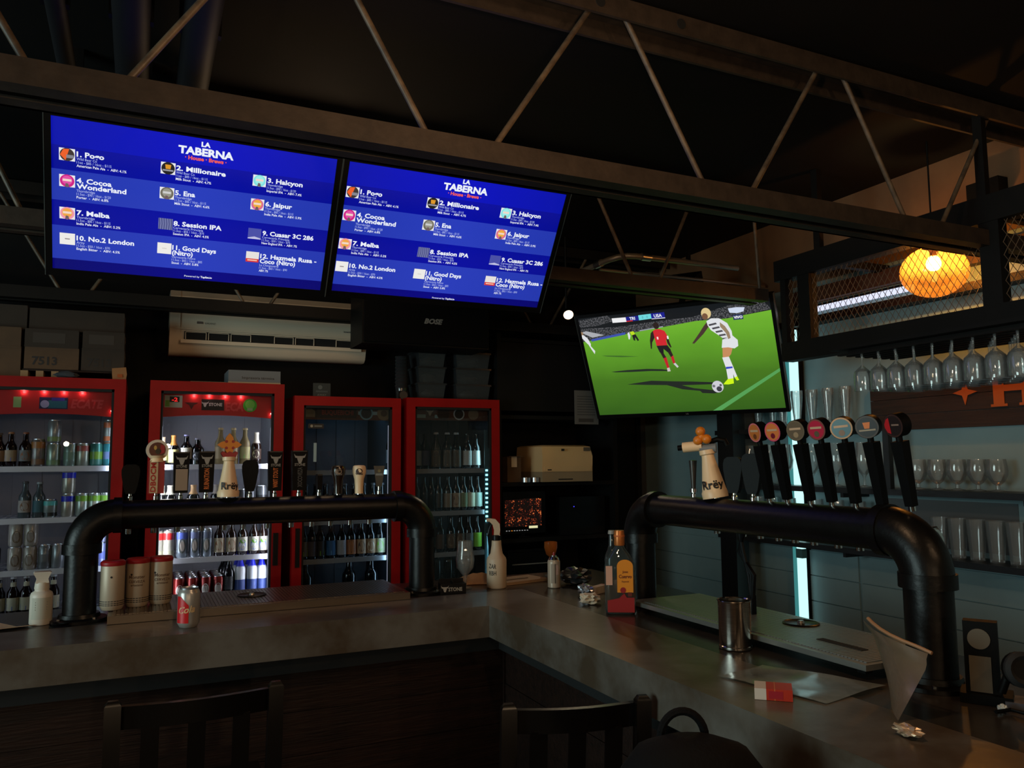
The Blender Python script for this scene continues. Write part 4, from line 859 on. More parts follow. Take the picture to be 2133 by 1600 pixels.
# ------------------------------------------------------------------ things on top of the fridges
def carton(label, x0, x1, y0, y1, z0, z1, m, text=None, panel=True):
    t = thing('cardboard_box', label, 'box', ((x0+x1)/2, y0, z0), group='cardboard boxes above the leftmost fridge')
    w = x1-x0; h = z1-z0
    ob('body', box(-w/2, w/2, 0, y1-y0, 0, h, .004, 1), m, t)
    ob('tape', box(-w/2-.001, w/2+.001, (y1-y0)*.42, (y1-y0)*.58, h*.6, h+.001), colmat((128, 104, 74), .5), t)
    ob('flap', box(-w/2+.002, w/2-.002, -.0015, 0, h*.93, h, .0005, 1), m, t)
    if panel: ob('printed_panel', box(-w*.35, w*.25, -.001, 0, h*.25, h*.8), colmat((62, 52, 44), .8), t)
    if text: Txt().add(text, -w*.36, h*.2, .06, 'L', .03).build('print', INK, t, .0012)
    return t
carton('tan cardboard box at the left edge above the leftmost fridge', -.95, -.573, 4.80, 5.15, 2.048, 2.212, CARD, None, False)
carton('tan cardboard box stacked at the left edge, upper one', -.95, -.576, 4.80, 5.15, 2.2125, 2.312, CARD, None, False)
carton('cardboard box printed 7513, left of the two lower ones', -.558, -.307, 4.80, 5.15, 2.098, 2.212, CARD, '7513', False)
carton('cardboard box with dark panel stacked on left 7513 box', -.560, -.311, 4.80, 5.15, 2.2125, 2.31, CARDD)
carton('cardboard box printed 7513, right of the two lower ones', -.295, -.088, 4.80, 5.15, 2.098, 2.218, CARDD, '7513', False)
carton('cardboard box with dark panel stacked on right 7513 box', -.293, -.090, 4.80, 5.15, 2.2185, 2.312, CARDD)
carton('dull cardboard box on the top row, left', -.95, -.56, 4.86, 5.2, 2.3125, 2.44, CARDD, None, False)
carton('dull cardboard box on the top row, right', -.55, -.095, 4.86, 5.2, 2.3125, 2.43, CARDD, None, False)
t = thing('box_rack', 'low wooden board on pale blocks under the 7513 boxes', 'rack', (-.32, 4.80, 2.0475))
ob('board', box(-.245, .24, .01, .36, .040, .0495, .002), WOODDARK, t)
for x in (-.235, -.165, -.095, .215):
    ob('block', box(x-.017, x+.017, .0, .33, 0, .040, .005), colmat((150, 120, 84), .8), t)
bm = BM(); bmesh.ops.create_icosphere(bm, subdivisions=2, radius=1.0)
for v in bm.verts: v.co = Vector((v.co.x*.055*(1+.25*math.sin(v.co.y*7)), v.co.y*.03, v.co.z*.018*(1+.3*math.sin(v.co.x*9))))
tag(ob('folded_cloth', bm, mat('cloth_bluegrey', (54, 60, 66), .9), None, (-.36, 4.755, 2.066)), 'crumpled blue-grey cloth on top of the leftmost fridge', 'cloth')
t = thing('paper_bag', 'small orange and white paper bag at right end of leftmost fridge top', 'bag', (-.105, 4.755, 2.0475))
ob('bag_body', loft(BM(), [[(-.035, -.02, 0), (.03, -.02, 0), (.03, .02, 0), (-.035, .02, 0)], [(-.038, -.024, .03), (.034, -.022, .03), (.032, .02, .03), (-.034, .02, .03)], [(-.04, -.006, .062), (.028, -.008, .07), (.028, .004, .07), (-.04, .004, .062)]]), colmat((150, 104, 64), .8), t)
ob('print_patch', Flat().add([(-.02, .012), (.004, .012), (-.006, .045)], colmat((150, 70, 20), .8)).v and box(-.012, .012, -.0262, -.0235, .012, .03), colmat((160, 76, 24), .8), t)
t = thing('white_carton', 'flat pale carton lying on top of the second fridge', 'box', (.597, 4.78, 2.0485))
ob('body', box(-.145, .145, 0, .25, 0, .082, .003, 1), colmat((104, 108, 112), .7), t); ob('base_edge', box(-.146, .146, -.001, .25, 0, .014), colmat((170, 150, 120), .7), t)
Txt().add('Impresora térmica', -.07, .032, .02, 'L', .01, w=.18).build('print', INK, t, .001)
tag(ob('flat_tray', box(.25, .44, 4.76, 4.95, 2.0485, 2.056, .002), colmat((120, 108, 90), .7)), 'thin flat tray beside the pale carton on second fridge', 'tray')
t = thing('card_sign', 'small dark card sign standing on top of the third fridge', 'card', (.985, 4.78, 1.9855))
ob('card', box(-.052, .052, 0, .003, 0, .085), colmat((40, 46, 46), .7), t); ob('stand', box(-.045, .045, -.002, .05, 0, .003), BLACK, t)
f = Flat(); f.disc(-.01, .06, .013, colmat((84, 90, 90), .7), 1); f.rect(-.035, .035, .03, .04, colmat((66, 74, 74), .7), 1); f.build('card_print', t, (0, -.0002, 0))
Txt().add('AWAY', 0, .008, .018, 'C', .02).build('card_text', colmat((100, 106, 104), .7), t, .001)
t = thing('cup_stack', 'tall stack of clear cups between third and fourth fridge tops', 'cups', (1.50, 4.84, 1.9855))
bm = lathe(BM(), [(0, 0), (.033, 0), (.037, .07), (.040, .07), (.040, .075)], 18); ob('bottom_cup', bm, PLASTCLR, t)
for i in range(9): ob('cup_rim', lathe(BM(), [(.036, 0), (.042, .018), (.044, .02), (.042, .024), (.036, .006)], 18), PLASTCLR, t, (0, 0, .07+.023*i))
ob('round_badge', cyl(BM(), (0, -.047, .028), (0, -.043, .028), .026, seg=20), colmat((54, 48, 44), .5), t); ob('badge_backing', box(-.03, .03, -.043, -.036, 0, .055), BLACK, t)
def tubs(x0, x1, z, n, side):
    for i in range(n):
        t = thing('storage_tub', 'clear plastic tub, %s of the %s stack on the rightmost fridge' % (('bottom', 'middle', 'top')[i], side), 'container', ((x0+x1)/2, 4.80, z+.106*i), group='clear plastic tubs on the rightmost fridge')
        w = (x1-x0)/2; k = .012
        ob('tub', loft(BM(), [[(-w+k, k, 0), (w-k, k, 0), (w-k, .2-k, 0), (-w+k, .2-k, 0)], [(-w, 0, .094), (w, 0, .094), (w, .2, .094), (-w, .2, .094)]]), PLASTCLR, t)
        ob('tub_lid', box(-w-.006, w+.006, -.006, .206, .094, .105, .004), PLASTCLR, t)
        bm = BM(); bmesh.ops.create_icosphere(bm, subdivisions=2, radius=1.0)
        for v in bm.verts:
            r_ = 1+.35*math.sin(v.co.x*5+i)*math.cos(v.co.z*6+v.co.y*4); v.co = Vector((v.co.x*w*.68*r_*.8, .1+v.co.y*.065, .04+v.co.z*.032))
        ob('packets', bm, colmat((120, 118, 112), .35), t)
tubs(1.598, 1.784, 1.9925, 3, 'left'); tubs(1.856, 2.098, 1.9925, 3, 'right')

# ------------------------------------------------------------------ air conditioner and loudspeaker
t = thing('air_conditioner', 'white wall air conditioner above the second and third fridges', 'air conditioner', (.15, YB, 2.265))
WAC = mat('ac_plastic', (224, 204, 178), .5)
sec = lambda x: [(x, 0, .02), (x, 0, .40), (x, -.16, .40), (x, -.205, .36), (x, -.215, .20), (x, -.205, .115), (x, -.17, .02), (x, -.14, .0), (x, -.04, 0)]
bm = loft(BM(), [sec(0), sec(.01), sec(1.21), sec(1.22)]); ob('casing', bm, WAC, t)
ob('end_cover', loft(BM(), [[(p[0], p[1]-.008, p[2]-.003) if p[1] < -.1 else p for p in sec(-.004)], [(p[0], p[1]-.008, p[2]-.003) if p[1] < -.1 else p for p in sec(.055)]]), WAC, t)
ob('outlet', loft(BM(), [[(.08, -.2085, .115), (.08, -.2145, .165), (1.16, -.2145, .165), (1.16, -.2085, .115)], [(.08, -.19, .115), (.08, -.19, .165), (1.16, -.19, .165), (1.16, -.19, .115)]]), BLACKMATT, t, (0, -.004, -.025), smooth=False)
for i in range(9):
    x = .085+.132*i
    if i in (3, 6): continue
    bm = BM(); bx(bm, x, x+.004, -.222, -.20, .092, .138); bx(bm, x, x+.122, -.222, -.20, .134, .138); bx(bm, x+.118, x+.122, -.222, -.2, .092, .138)
    ob('louvre', bm, WAC, t, smooth=False)
ob('flap', loft(BM(), [[(.06, -.205, .068), (1.18, -.205, .068), (1.18, -.21, .088), (.06, -.21, .088)], [(.06, -.222, .066), (1.18, -.222, .066), (1.18, -.226, .088), (.06, -.226, .088)]]), WAC, t)
ob('panel_lip', box(.03, 1.19, -.222, -.205, .150, .158, .002), WAC, t)
for x in (1.035, 1.052): ob('indicator', box(x, x+.008, -.2175, -.2155, .262, .270), emitmat((200, 205, 255), 2.0, nm='indicator'), t)
ob('badge', box(.15, .185, -.2175, -.2145, .19, .205, .002), ALU, t)
Txt().add('GALANZ', 0, 0, .016, 'L').build('badge_text', INKGREY, t, .001, loc=(.195, -.2165, .19)); Txt().add('inverter', 0, 0, .018, 'L', .03).build('badge_text', INKGREY, t, .001, loc=(1.06, -.217, .19))
t = thing('loudspeaker', 'big black loudspeaker hanging below the right menu screen', 'speaker', (1.15, 4.46, 2.285))
ob('cabinet', box(0, .80, .02, .30, 0, .36, .008), BLACK, t)
ob('grille', box(.01, .79, 0, .02, .01, .35, .006), mat('speaker_grille', (6, 6, 7), .85, spec=.1), t)
Txt().add('BOSE', 0, 0, .042, 'L', .05, w=.12, shear=.3).build('logo', mat('logo_grey', (120, 120, 118), .4), t, .002, loc=(.37, 0, .135))
for x in (.15, .65): ob('hanger', box(x, x+.03, .1, .13, .36, ZC-2.285), BLACK, t)
t = thing('spotlight', 'small bright spotlight left of the football screen', 'lamp', (2.60, 4.62, 2.575))
ob('head', lathe(BM(), [(0, .055), (.03, .05), (.038, .02), (.04, .0), (.034, .0), (.034, .008), (0, .012)], 18), BLACK, t, rot=(R(-55), 0, R(-20)))
ob('lens', lathe(BM(), [(0, .003), (.033, .003), (.033, .006), (0, .006)], 18), emitmat((255, 220, 180), 6.0, True, 'spot_lens'), t, rot=(R(-55), 0, R(-20)))
ob('stem', cyl(BM(), (0, .03, .03), (0, .03, ZC-2.575), .008), BLACK, t)
lamp('SPOT', 'spot_light', (2.59, 4.55, 2.56), 12.0, (1.0, .78, .52), .03, aim=(1.75, 2.9, 1.07), spot=55)

# ------------------------------------------------------------------ office nook right of the fridges
t = thing('shelf_cabinet', 'black shelf cabinet with printer and monitor right of the fridges', 'cabinet', (2.14, 4.78, 0))
cw = 0.93
for x in (0, cw-.03): ob('side_panel', box(x, x+.03, 0, .55, 0, 2.45, .002), WALLBLACK, t)
for z in (.78, 1.085, 1.453, 1.90, 2.42): ob('shelf', box(.03, cw-.03, 0, .55, z-.025, z, .002), WALLBLACK, t)
ob('back_panel', box(.03, cw-.03, .53, .55, 0, 2.45), WALLBLACK, t); ob('upper_door', box(.03, cw-.03, 0, .02, 1.93, 2.39, .003), WALLBLACK, t)
ob('plinth', box(.03, cw-.03, .02, .05, 0, .75), WALLBLACK, t)
t = thing('printer', 'beige laser printer on the black shelf cabinet', 'printer', (2.43, 4.70, 1.4545))
PB = mat('printer_beige', (214, 176, 128), .55)
ob('paper_tray', box(0, .385, .0, .40, 0, .065, .006), colmat((150, 128, 100), .55), t)
ob('body', loft(BM(), [[(0, 0, .066), (.385, 0, .066), (.385, .40, .066), (0, .40, .066)], [(0, -.004, .17), (.385, -.004, .17), (.385, .40, .17), (0, .40, .17)], [(.006, .02, .235), (.379, .02, .235), (.379, .40, .235), (.006, .40, .235)], [(.03, .05, .245), (.35, .05, .245), (.35, .39, .245), (.03, .39, .245)]]), PB, t)
ob('front_flap', box(.012, .373, -.008, -.002, .07, .105, .002), PB, t); ob('tray_handle', box(.12, .23, -.002, .004, .012, .02), INK, t)
ob('control_panel', box(.32, .37, -.004, .006, .205, .23, .002), colmat((90, 80, 66), .4), t); ob('badge', box(.145, .165, -.0065, .0, .205, .22), INK, t); ob('logo_strip', box(.035, .065, -.0095, -.007, .076, .084), INK, t)
t = thing('clutter_box', 'small tan carton at the left end of the printer shelf', 'box', (2.22, 4.80, 1.4545))
ob('body', box(0, .10, 0, .15, 0, .17, .003), CARD, t); ob('tape', box(.03, .07, -.001, 0, .10, .171), PAPER, t); ob('flap', box(.0, .1, -.03, 0, .17, .173), CARD, t)
t = thing('tape_rolls', 'two small silver rolls in front of the tan carton', 'rolls', (2.30, 4.76, 1.4545))
for i in range(2): ob('roll', lathe(BM(), [(.012, 0), (.03, 0), (.03, .03), (.012, .03), (.012, 0)], 16), ALU, t, (.03+.07*i, -.01, 0))
t = thing('computer_monitor', 'computer monitor with fiery city wallpaper in black cabinet', 'monitor', (2.20, 4.80, 1.0855))
ob('frame', box(-.015, .30, 0, .02, .03, .305, .004), BPLASTIC, t); ob('stand', box(.1, .18, .0, .14, 0, .012, .003), BPLASTIC, t); ob('neck', box(.125, .155, .02, .05, .01, .1), BPLASTIC, t)
mm = mat('monitor_picture', (200, 90, 40), .4, emit=1.0, sample=False); nt = mm.node_tree; tc = nt.nodes.new('ShaderNodeTexCoord')
vo = nt.nodes.new('ShaderNodeTexVoronoi'); vo.inputs['Scale'].default_value = 95; nt.links.new(tc.outputs['Object'], vo.inputs['Vector'])
n2 = nt.nodes.new('ShaderNodeTexNoise'); n2.inputs['Scale'].default_value = 22; nt.links.new(tc.outputs['Object'], n2.inputs['Vector'])
rp = nt.nodes.new('ShaderNodeValToRGB'); e = rp.color_ramp.elements; e[0].position = 0; e[0].color = (*L3((255, 190, 110)), 1); e[1].position = .62; e[1].color = (*L3((10, 4, 4)), 1)
k = e.new(.16); k.color = (*L3((220, 110, 50)), 1); k = e.new(.36); k.color = (*L3((90, 24, 16)), 1)
m1 = nt.nodes.new('ShaderNodeMath'); m1.operation = 'ADD'; r2 = nt.nodes.new('ShaderNodeMapRange'); r2.inputs['From Min'].default_value = .4; r2.inputs['From Max'].default_value = .65; r2.inputs['To Min'].default_value = .35; r2.inputs['To Max'].default_value = -.08
nt.links.new(n2.outputs['Fac'], r2.inputs['Value']); nt.links.new(vo.outputs['Distance'], m1.inputs[0]); nt.links.new(r2.outputs[0], m1.inputs[1]); nt.links.new(m1.outputs[0], rp.inputs[0]); nt.links.new(rp.outputs[0], nt.nodes['Principled BSDF'].inputs['Emission Color'])
s = ob('screen', prism(BM(), [(0, .075), (.27, .075), (.27, .255), (.235, .262), (0, .25)], -.002, 0), mm, t, smooth=False)
f = Flat()
for q in range(9): f.rect(.006+.019*q, .016+.019*q, .048, .053, emitmat((150, 150, 150) if q != 2 else (210, 130, 40), .9, nm='desk_icon'), 1)
f.rect(.175, .24, .062, .078, emitmat((225, 220, 170), 1.0, nm='desk_icon'), 2); f.build('task_bar', s, (0, -.002, 0))
t = thing('receipt_machine', 'low black machine on the shelf under the monitor', 'machine', (2.22, 4.80, .7805))
ob('body', box(0, .34, 0, .3, 0, .21, .01), BPLASTIC, t); ob('slot', box(.03, .30, -.002, 0, .13, .137), mat('slot_edge', (130, 130, 126), .3), t); ob('lid', box(.0, .34, 0, .3, .212, .23, .005), BPLASTIC, t)
t = thing('set_top_box', 'black electronic box with tiny blue light beside monitor', 'electronics', (2.62, 4.82, 1.0855))
ob('body', box(0, .36, 0, .3, 0, .26, .006), BPLASTIC, t); ob('status_light', box(.11, .116, -.002, 0, .19, .196), emitmat((60, 60, 255), 2.0, nm='status_led'), t); ob('front_plate', box(.01, .35, -.001, 0, .01, .05), BLACK, t)
t = thing('wall_notice', 'framed paper notice on the cabinet door left of football screen', 'notice', (2.72, 4.765, 1.845))
ob('sheet', box(0, .19, 0, .004, 0, .235), colmat((104, 102, 98), .7), t)
f = Flat()
for q in range(8): f.rect(.02, .165, .19-.018*q, .196-.018*q, colmat((70, 70, 68), .7), 1)
f.rect(.03, .15, .015, .04, colmat((66, 62, 58), .7), 1); f.build('print', t)
struct('door_1', box(3.06, 3.60, 5.36, 5.418, 0, 2.1, .004), BLACK)
bm = BM(); bx(bm, 3.655, XW, 5.34, 5.40, 0, 2.3); tr_ = struct('trim_1', bm, mat('door_trim_grey', (52, 56, 60), .5))

# ------------------------------------------------------------------ bar counter
t = thing('bar_counter', 'L-shaped bar with thick pale concrete top and dark wooden front', 'bar', (0, 0, 0))
def lslab(bm, x0, x1, x2, ya, yb, yc, z0, z1):
    """x0 left end; x1/x2 inner and outer x of the right arm; ya/yb inner and outer y of the left arm; yc near end"""
    pts = [(x0, ya), (x1, ya), (x1, yc), (x2, yc), (x2, yb), (x0, yb)]
    a = [bm.verts.new((p[0], p[1], z0)) for p in pts]; b = [bm.verts.new((p[0], p[1], z1)) for p in pts]
    bm.faces.new(a[::-1]); bm.faces.new(b)
    for i in range(6): bm.faces.new((a[i], a[(i+1) % 6], b[(i+1) % 6], b[i]))
    return bm
bm = lslab(BM(), -2.2, 1.182, 1.455, 2.722, 3.01, .30, .958, 1.07); bevel(bm, .006, 2)
ob('concrete_top', bm, CONCRETE, t)
bm = lslab(BM(), -2.2, 1.456, 2.03, 3.011, 3.42, .30, 1.025, 1.066); bevel(bm, .003, 1)
ob('worktop', bm, WORKTOP, t)
bm = lslab(BM(), -2.2, 1.25, 1.30, 2.79, 2.84, .36, .895, .958); ob('trim_band', bm, BLACKMATT, t, smooth=False)
bm = lslab(BM(), -2.2, 1.36, 1.98, 2.90, 3.38, .36, .0, 1.02); ob('carcass', bm, BLACKMATT, t, smooth=False)
for i in range(6):
    z0 = .02+.1455*i
    ob('plank', box(-2.2, 1.303, 2.862-.002*(i % 2), 2.90, z0, z0+.1435, .002, 1), WOODDARK, t)
    ob('plank', box(1.305+.002*(i % 2), 1.36, .40, 2.90, z0, z0+.1435, .002, 1), WOODDARK, t)
ob('corner_post', box(1.298, 1.312, 2.852, 2.865, .0, .893, .002), WOODDARK, t)

# ------------------------------------------------------------------ beer towers
def arc(c, a, b, n=10, r=.11):
    return [(c[0]+r*(a[0]*math.cos(i/n*math.pi/2)+b[0]*math.sin(i/n*math.pi/2)), c[1]+r*(a[1]*math.cos(i/n*math.pi/2)+b[1]*math.sin(i/n*math.pi/2)), c[2]+r*(a[2]*math.cos(i/n*math.pi/2)+b[2]*math.sin(i/n*math.pi/2))) for i in range(n+1)]
def tower(label, P0, P1, zt, r=.052):
    P0, P1 = Vector(P0), Vector(P1); d = (P1-P0); Ln = d.length; d.normalize()
    t = thing('beer_tower', label, 'beer tower', (P0.x, P0.y, P0.z))
    H = zt-P0.z; e = .105
    q = lambda s, z: (d.x*s, d.y*s, z)
    ob('crossbar', tube(BM(), [q(e, H), q(Ln*.5, H), q(Ln-e, H)], r-.002, 24), PIPE, t)
    for s, sg in ((0, 1), (Ln, -1)):
        ob('leg', cyl(BM(), q(s, .012), q(s, H-e), r, seg=24), PIPE, t)
        c = (d.x*(s+sg*e), d.y*(s+sg*e), H-e)
        ob('elbow', tube(BM(), arc(c, (-sg*d.x, -sg*d.y, 0), (0, 0, 1), 10, e), r+.005, 24), PIPE, t)
        ob('collar', cyl(BM(), q(s, H-e-.022), q(s, H-e+.012), r+.010, seg=24), PIPE, t); ob('collar', cyl(BM(), q(s+sg*(e-.012), H), q(s+sg*(e+.016), H), r+.010, seg=24), PIPE, t)
        fl = ob('flange', lathe(BM(), [(0, 0), (.088, 0), (.088, .010), (.066, .014), (.062, .026), (0, .026)], 24), PIPE, t, q(s, 0))
        for k in range(4): ob('bolt', cyl(BM(), (.075*math.cos(k*1.57+.7), .075*math.sin(k*1.57+.7), .01), (.075*math.cos(k*1.57+.7), .075*math.sin(k*1.57+.7), .017), .006, seg=6), STEEL, fl)
    return t
TL = tower('left black pipe beer tower standing on the left bar arm', (-.165, 3.135, 1.0665), (1.062, 3.135, 1.0665), 1.419)
TR = tower('right black pipe beer tower standing on the right bar arm', (1.708, 2.515, 1.0665), (1.708, 1.318, 1.0665), 1.419, .055)
def faucet(t, s, d, side, H=1.419-1.0665):
    bm = BM(); n = side
    p = Vector((d[0]*s, d[1]*s, H)); nn = Vector(n)
    tube(bm, [p+nn*.05, p+nn*.09, p+nn*.105+Vector((0, 0, -.02)), p+nn*.108+Vector((0, 0, -.075))], .011, 10)
    return ob('faucet', bm, CHROME, t)
for s in (.14, .225, .305, .39, .47, .54, .63, .72, .80, .875, .955, 1.035): faucet(TL, s, (1, 0), (0, 1, 0))
for s in (.31, .44, .52, .60, .67, .745, .834, .91, .99, 1.072, 1.155): faucet(TR, s, (0, -1), (1, 0, 0))
def tap(label, x, y, z=1.4695, lean=(0, 0), rz=None, name='tap_handle'):
    t = thing(name, label, 'tap handle', (x, y, z), group='beer tap handles')
    a = face(x, y) if rz is None else rz
    t.rotation_euler = (lean[1], lean[0], a)
    ob('ferrule', lathe(BM(), [(0, 0), (.009, 0), (.009, .012), (.006, .015), (.006, .03), (0, .03)], 12), CHROME, t); return t
ZB = .022
def paddle(label, x, y, h, wd, rz=None, lean=(0, 0)):
    t = tap(label, x, y, rz=rz, lean=lean)
    pr = [(wd*.45, ZB), (wd*.62, ZB+h*.1), (wd*.78, ZB+h*.3), (wd*.98, ZB+h*.62), (wd, ZB+h*.80), (wd*.85, ZB+h*.93), (wd*.5, ZB+h*.99)]
    ob('handle', bevel(prism(BM(), pr+[(-a, b) for a, b in pr[::-1]], -.012, .012), .005, 2), TAPBLACK, t); return t
def slab(label, x, y, h, wd, logo=True, text=None, tcol=None, panel=None, rz=0.06, ws=None):
    t = tap(label, x, y, rz=rz)
    b = bx(BM(), -wd, wd, -.013, .013, ZB, ZB+h)
    for v in b.verts:
        if v.co.z < ZB+.01: v.co.x *= .86
    hd = ob('handle', bevel(b, .003, 2), TAPBLACK, t)
    if logo:
        horned(Flat(), 0, ZB+h*.80, wd*1.25, colmat((146, 140, 132), .5), 2).build('horned_emblem', hd, (0, -.0128, 0))
        Txt().add('STONE', 0, ZB+h*.615, .014, 'C', .03, w=wd*1.35).build('name_text', colmat((130, 124, 116), .5), hd, .0136)
    if panel: ob('label_panel', box(-wd*.72, wd*.78, -.0145, -.0128, ZB+h*.06, ZB+h*.58), colmat(panel, .6), hd)
    if text: Txt().add(text, -.0+wd*.30, ZB+h*.08, .024, 'L', .03, w=h*.5, rot=math.pi/2).build('beer_name', tcol, hd, .0136)
    ob('rim', box(-wd*.9, wd*.9, -.0135, .0135, ZB+h-.004, ZB+h-.001), colmat((60, 54, 48), .4), hd)
    return t
YT = 3.135
def X3(v): return v*YT/3.1
paddle('plain black paddle tap handle, leftmost on the left tower', X3(-.022), YT, .105, .030)
t = tap('red and cream tap handle with round badge on left tower', X3(.060), YT, rz=.05)
ob('handle', bevel(bx(BM(), -.026, .026, -.012, .012, ZB, ZB+.115), .003), REDP, t)
ob('edge_strip', box(-.022, .004, -.0145, -.0118, ZB+.002, ZB+.118, .001), colmat((196, 170, 130), .5), t)
Txt().add('DBOCM', -.003, ZB+.006, .024, 'L', .03, w=.104, rot=math.pi/2).build('vertical_letters', colmat((170, 30, 26), .5), t, .0152)
ob('neck', lathe(BM(), [(.024, ZB+.112), (.02, ZB+.125), (.03, ZB+.135), (0, ZB+.135)], 16), CREAM, t)
ob('badge_ring', cyl(BM(), (0, .008, ZB+.155), (0, -.012, ZB+.155), .037, seg=28), colmat((206, 190, 170), .4), t)
f = Flat(); f.disc(0, ZB+.155, .0275, colmat((84, 34, 16), .5), 1); f.add([(.008, ZB+.14), (.024, ZB+.145), (.024, ZB+.17), (.01, ZB+.175)], colmat((150, 20, 28), .5), 2); f.disc(-.007, ZB+.163, .005, colmat((190, 150, 70), .5), 2, .008); f.disc(.003, ZB+.15, .01, colmat((40, 34, 16), .5), 2); f.build('badge_picture', t, (0, -.0122, 0))
slab('black tap handle with horned emblem and blank grey panel', X3(.141), YT, .148, .027, panel=(150, 128, 108))
slab('black tap handle with horned emblem and orange vertical letters', X3(.226), YT, .150, .027, text='RUINATION', tcol=INKORANGE)
def cone_tap(label, x, y, s, rz, flower_rot=0.0, lean=(0, 0), nm='Rrëy'):
    t = tap(label, x, y, rz=rz, lean=lean)
    ob('bottle_cone', lathe(BM(), [(0, .004), (.036*s, .004), (.037*s, .02*s), (.034*s, .026*s), (.018*s, .118*s), (.0175*s, .125*s), (.022*s, .128*s), (.022*s, .140*s), (0, .142*s)], 22), CREAM, t)
    Txt().add(nm, .004, .03*s, .034*s, 'C', .025).build('name_text', INK, t, .001, wrap=.0335*s)
    return t
t = cone_tap('cream cone tap handle with gold flower top on left tower', X3(.303), YT, 1.08, 0.03)
cu_ = [(-.022, .15), (.022, .15), (.030, .166), (.022, .172), (.012, .165), (0, .172), (-.012, .165), (-.022, .172), (-.030, .166)]
ob('red_crown', prism(BM(), cu_, -.014, .014), REDP, t)
fl8 = []
for q in range(16):
    a = math.pi*2*q/16; r_ = .043 if q % 4 == 0 else (.020 if q % 4 == 2 else .030)
    fl8.append((r_*math.sin(a), .196+r_*math.cos(a)))
fo = ob('gold_flower', bevel(prism(BM(), fl8, -.012, .012), .003), GOLD, t)
f = Flat()
for q in range(4):
    a = math.pi/4+q*math.pi/2; f.disc(.017*math.sin(a), .196+.017*math.cos(a), .0055, REDP, 1)
f.build('red_dots', fo, (0, -.0122, 0))
paddle('plain black paddle tap handle in middle of left tower', X3(.379), YT, .118, .030)
slab('black tap handle with horned emblem and orange looping script', X3(.468), YT, .150, .0265, text='W00T STOUT', tcol=INKORANGE)
slab('black tap handle with horned emblem and dark grey vertical letters', X3(.557), YT, .152, .030, text='XOCOVEZA', tcol=mat('ink_charcoal', (58, 58, 60), .5))
slab('narrow small black tap handle on left tower', X3(.634), YT, .06, .010, logo=False)
def weizen_tap(label, x, m, text=None, badge=None):
    t = tap(label, x, YT)
    ob('glass_shape', lathe(BM(), [(0, .004), (.0165, .004), (.0165, .03), (.019, .06), (.027, .086), (.027, .102), (.024, .112), (.018, .115), (0, .116)], 20), m, t)
    if badge: Flat().disc(0, .092, .014, badge, 1, .011).build('badge', t, wrap=.0275)
    if text: Txt().add(text, 0, .078, .012, 'C', .03, w=.03).build('name_text', INK if m is CREAM else INKGREY, t, .001, wrap=.0262)
weizen_tap('dark brown glass-shaped tap handle on left tower', X3(.708), mat('tap_brown', (36, 22, 14), .2), 'Dunkel', colmat((120, 96, 76), .5))
weizen_tap('cream glass-shaped tap handle on left tower', X3(.790), CREAM, 'Weiss', colmat((60, 34, 20), .5))
t = tap('tapered dark green tap handle, rightmost on the left tower', X3(.871), YT)
b = bx(BM(), -.022, .022, -.012, .012, .03, .112)
for v in b.verts:
    if v.co.z < .05: v.co.x *= .5
ob('handle', bevel(b, .004), mat('tap_green', (18, 26, 22), .3), t); Flat().disc(0, .092, .006, colmat((110, 100, 60), .5), 1).rect(-.014, .014, .074, .082, colmat((120, 124, 120), .5), 1).build('badge', t, (0, -.0123, 0))

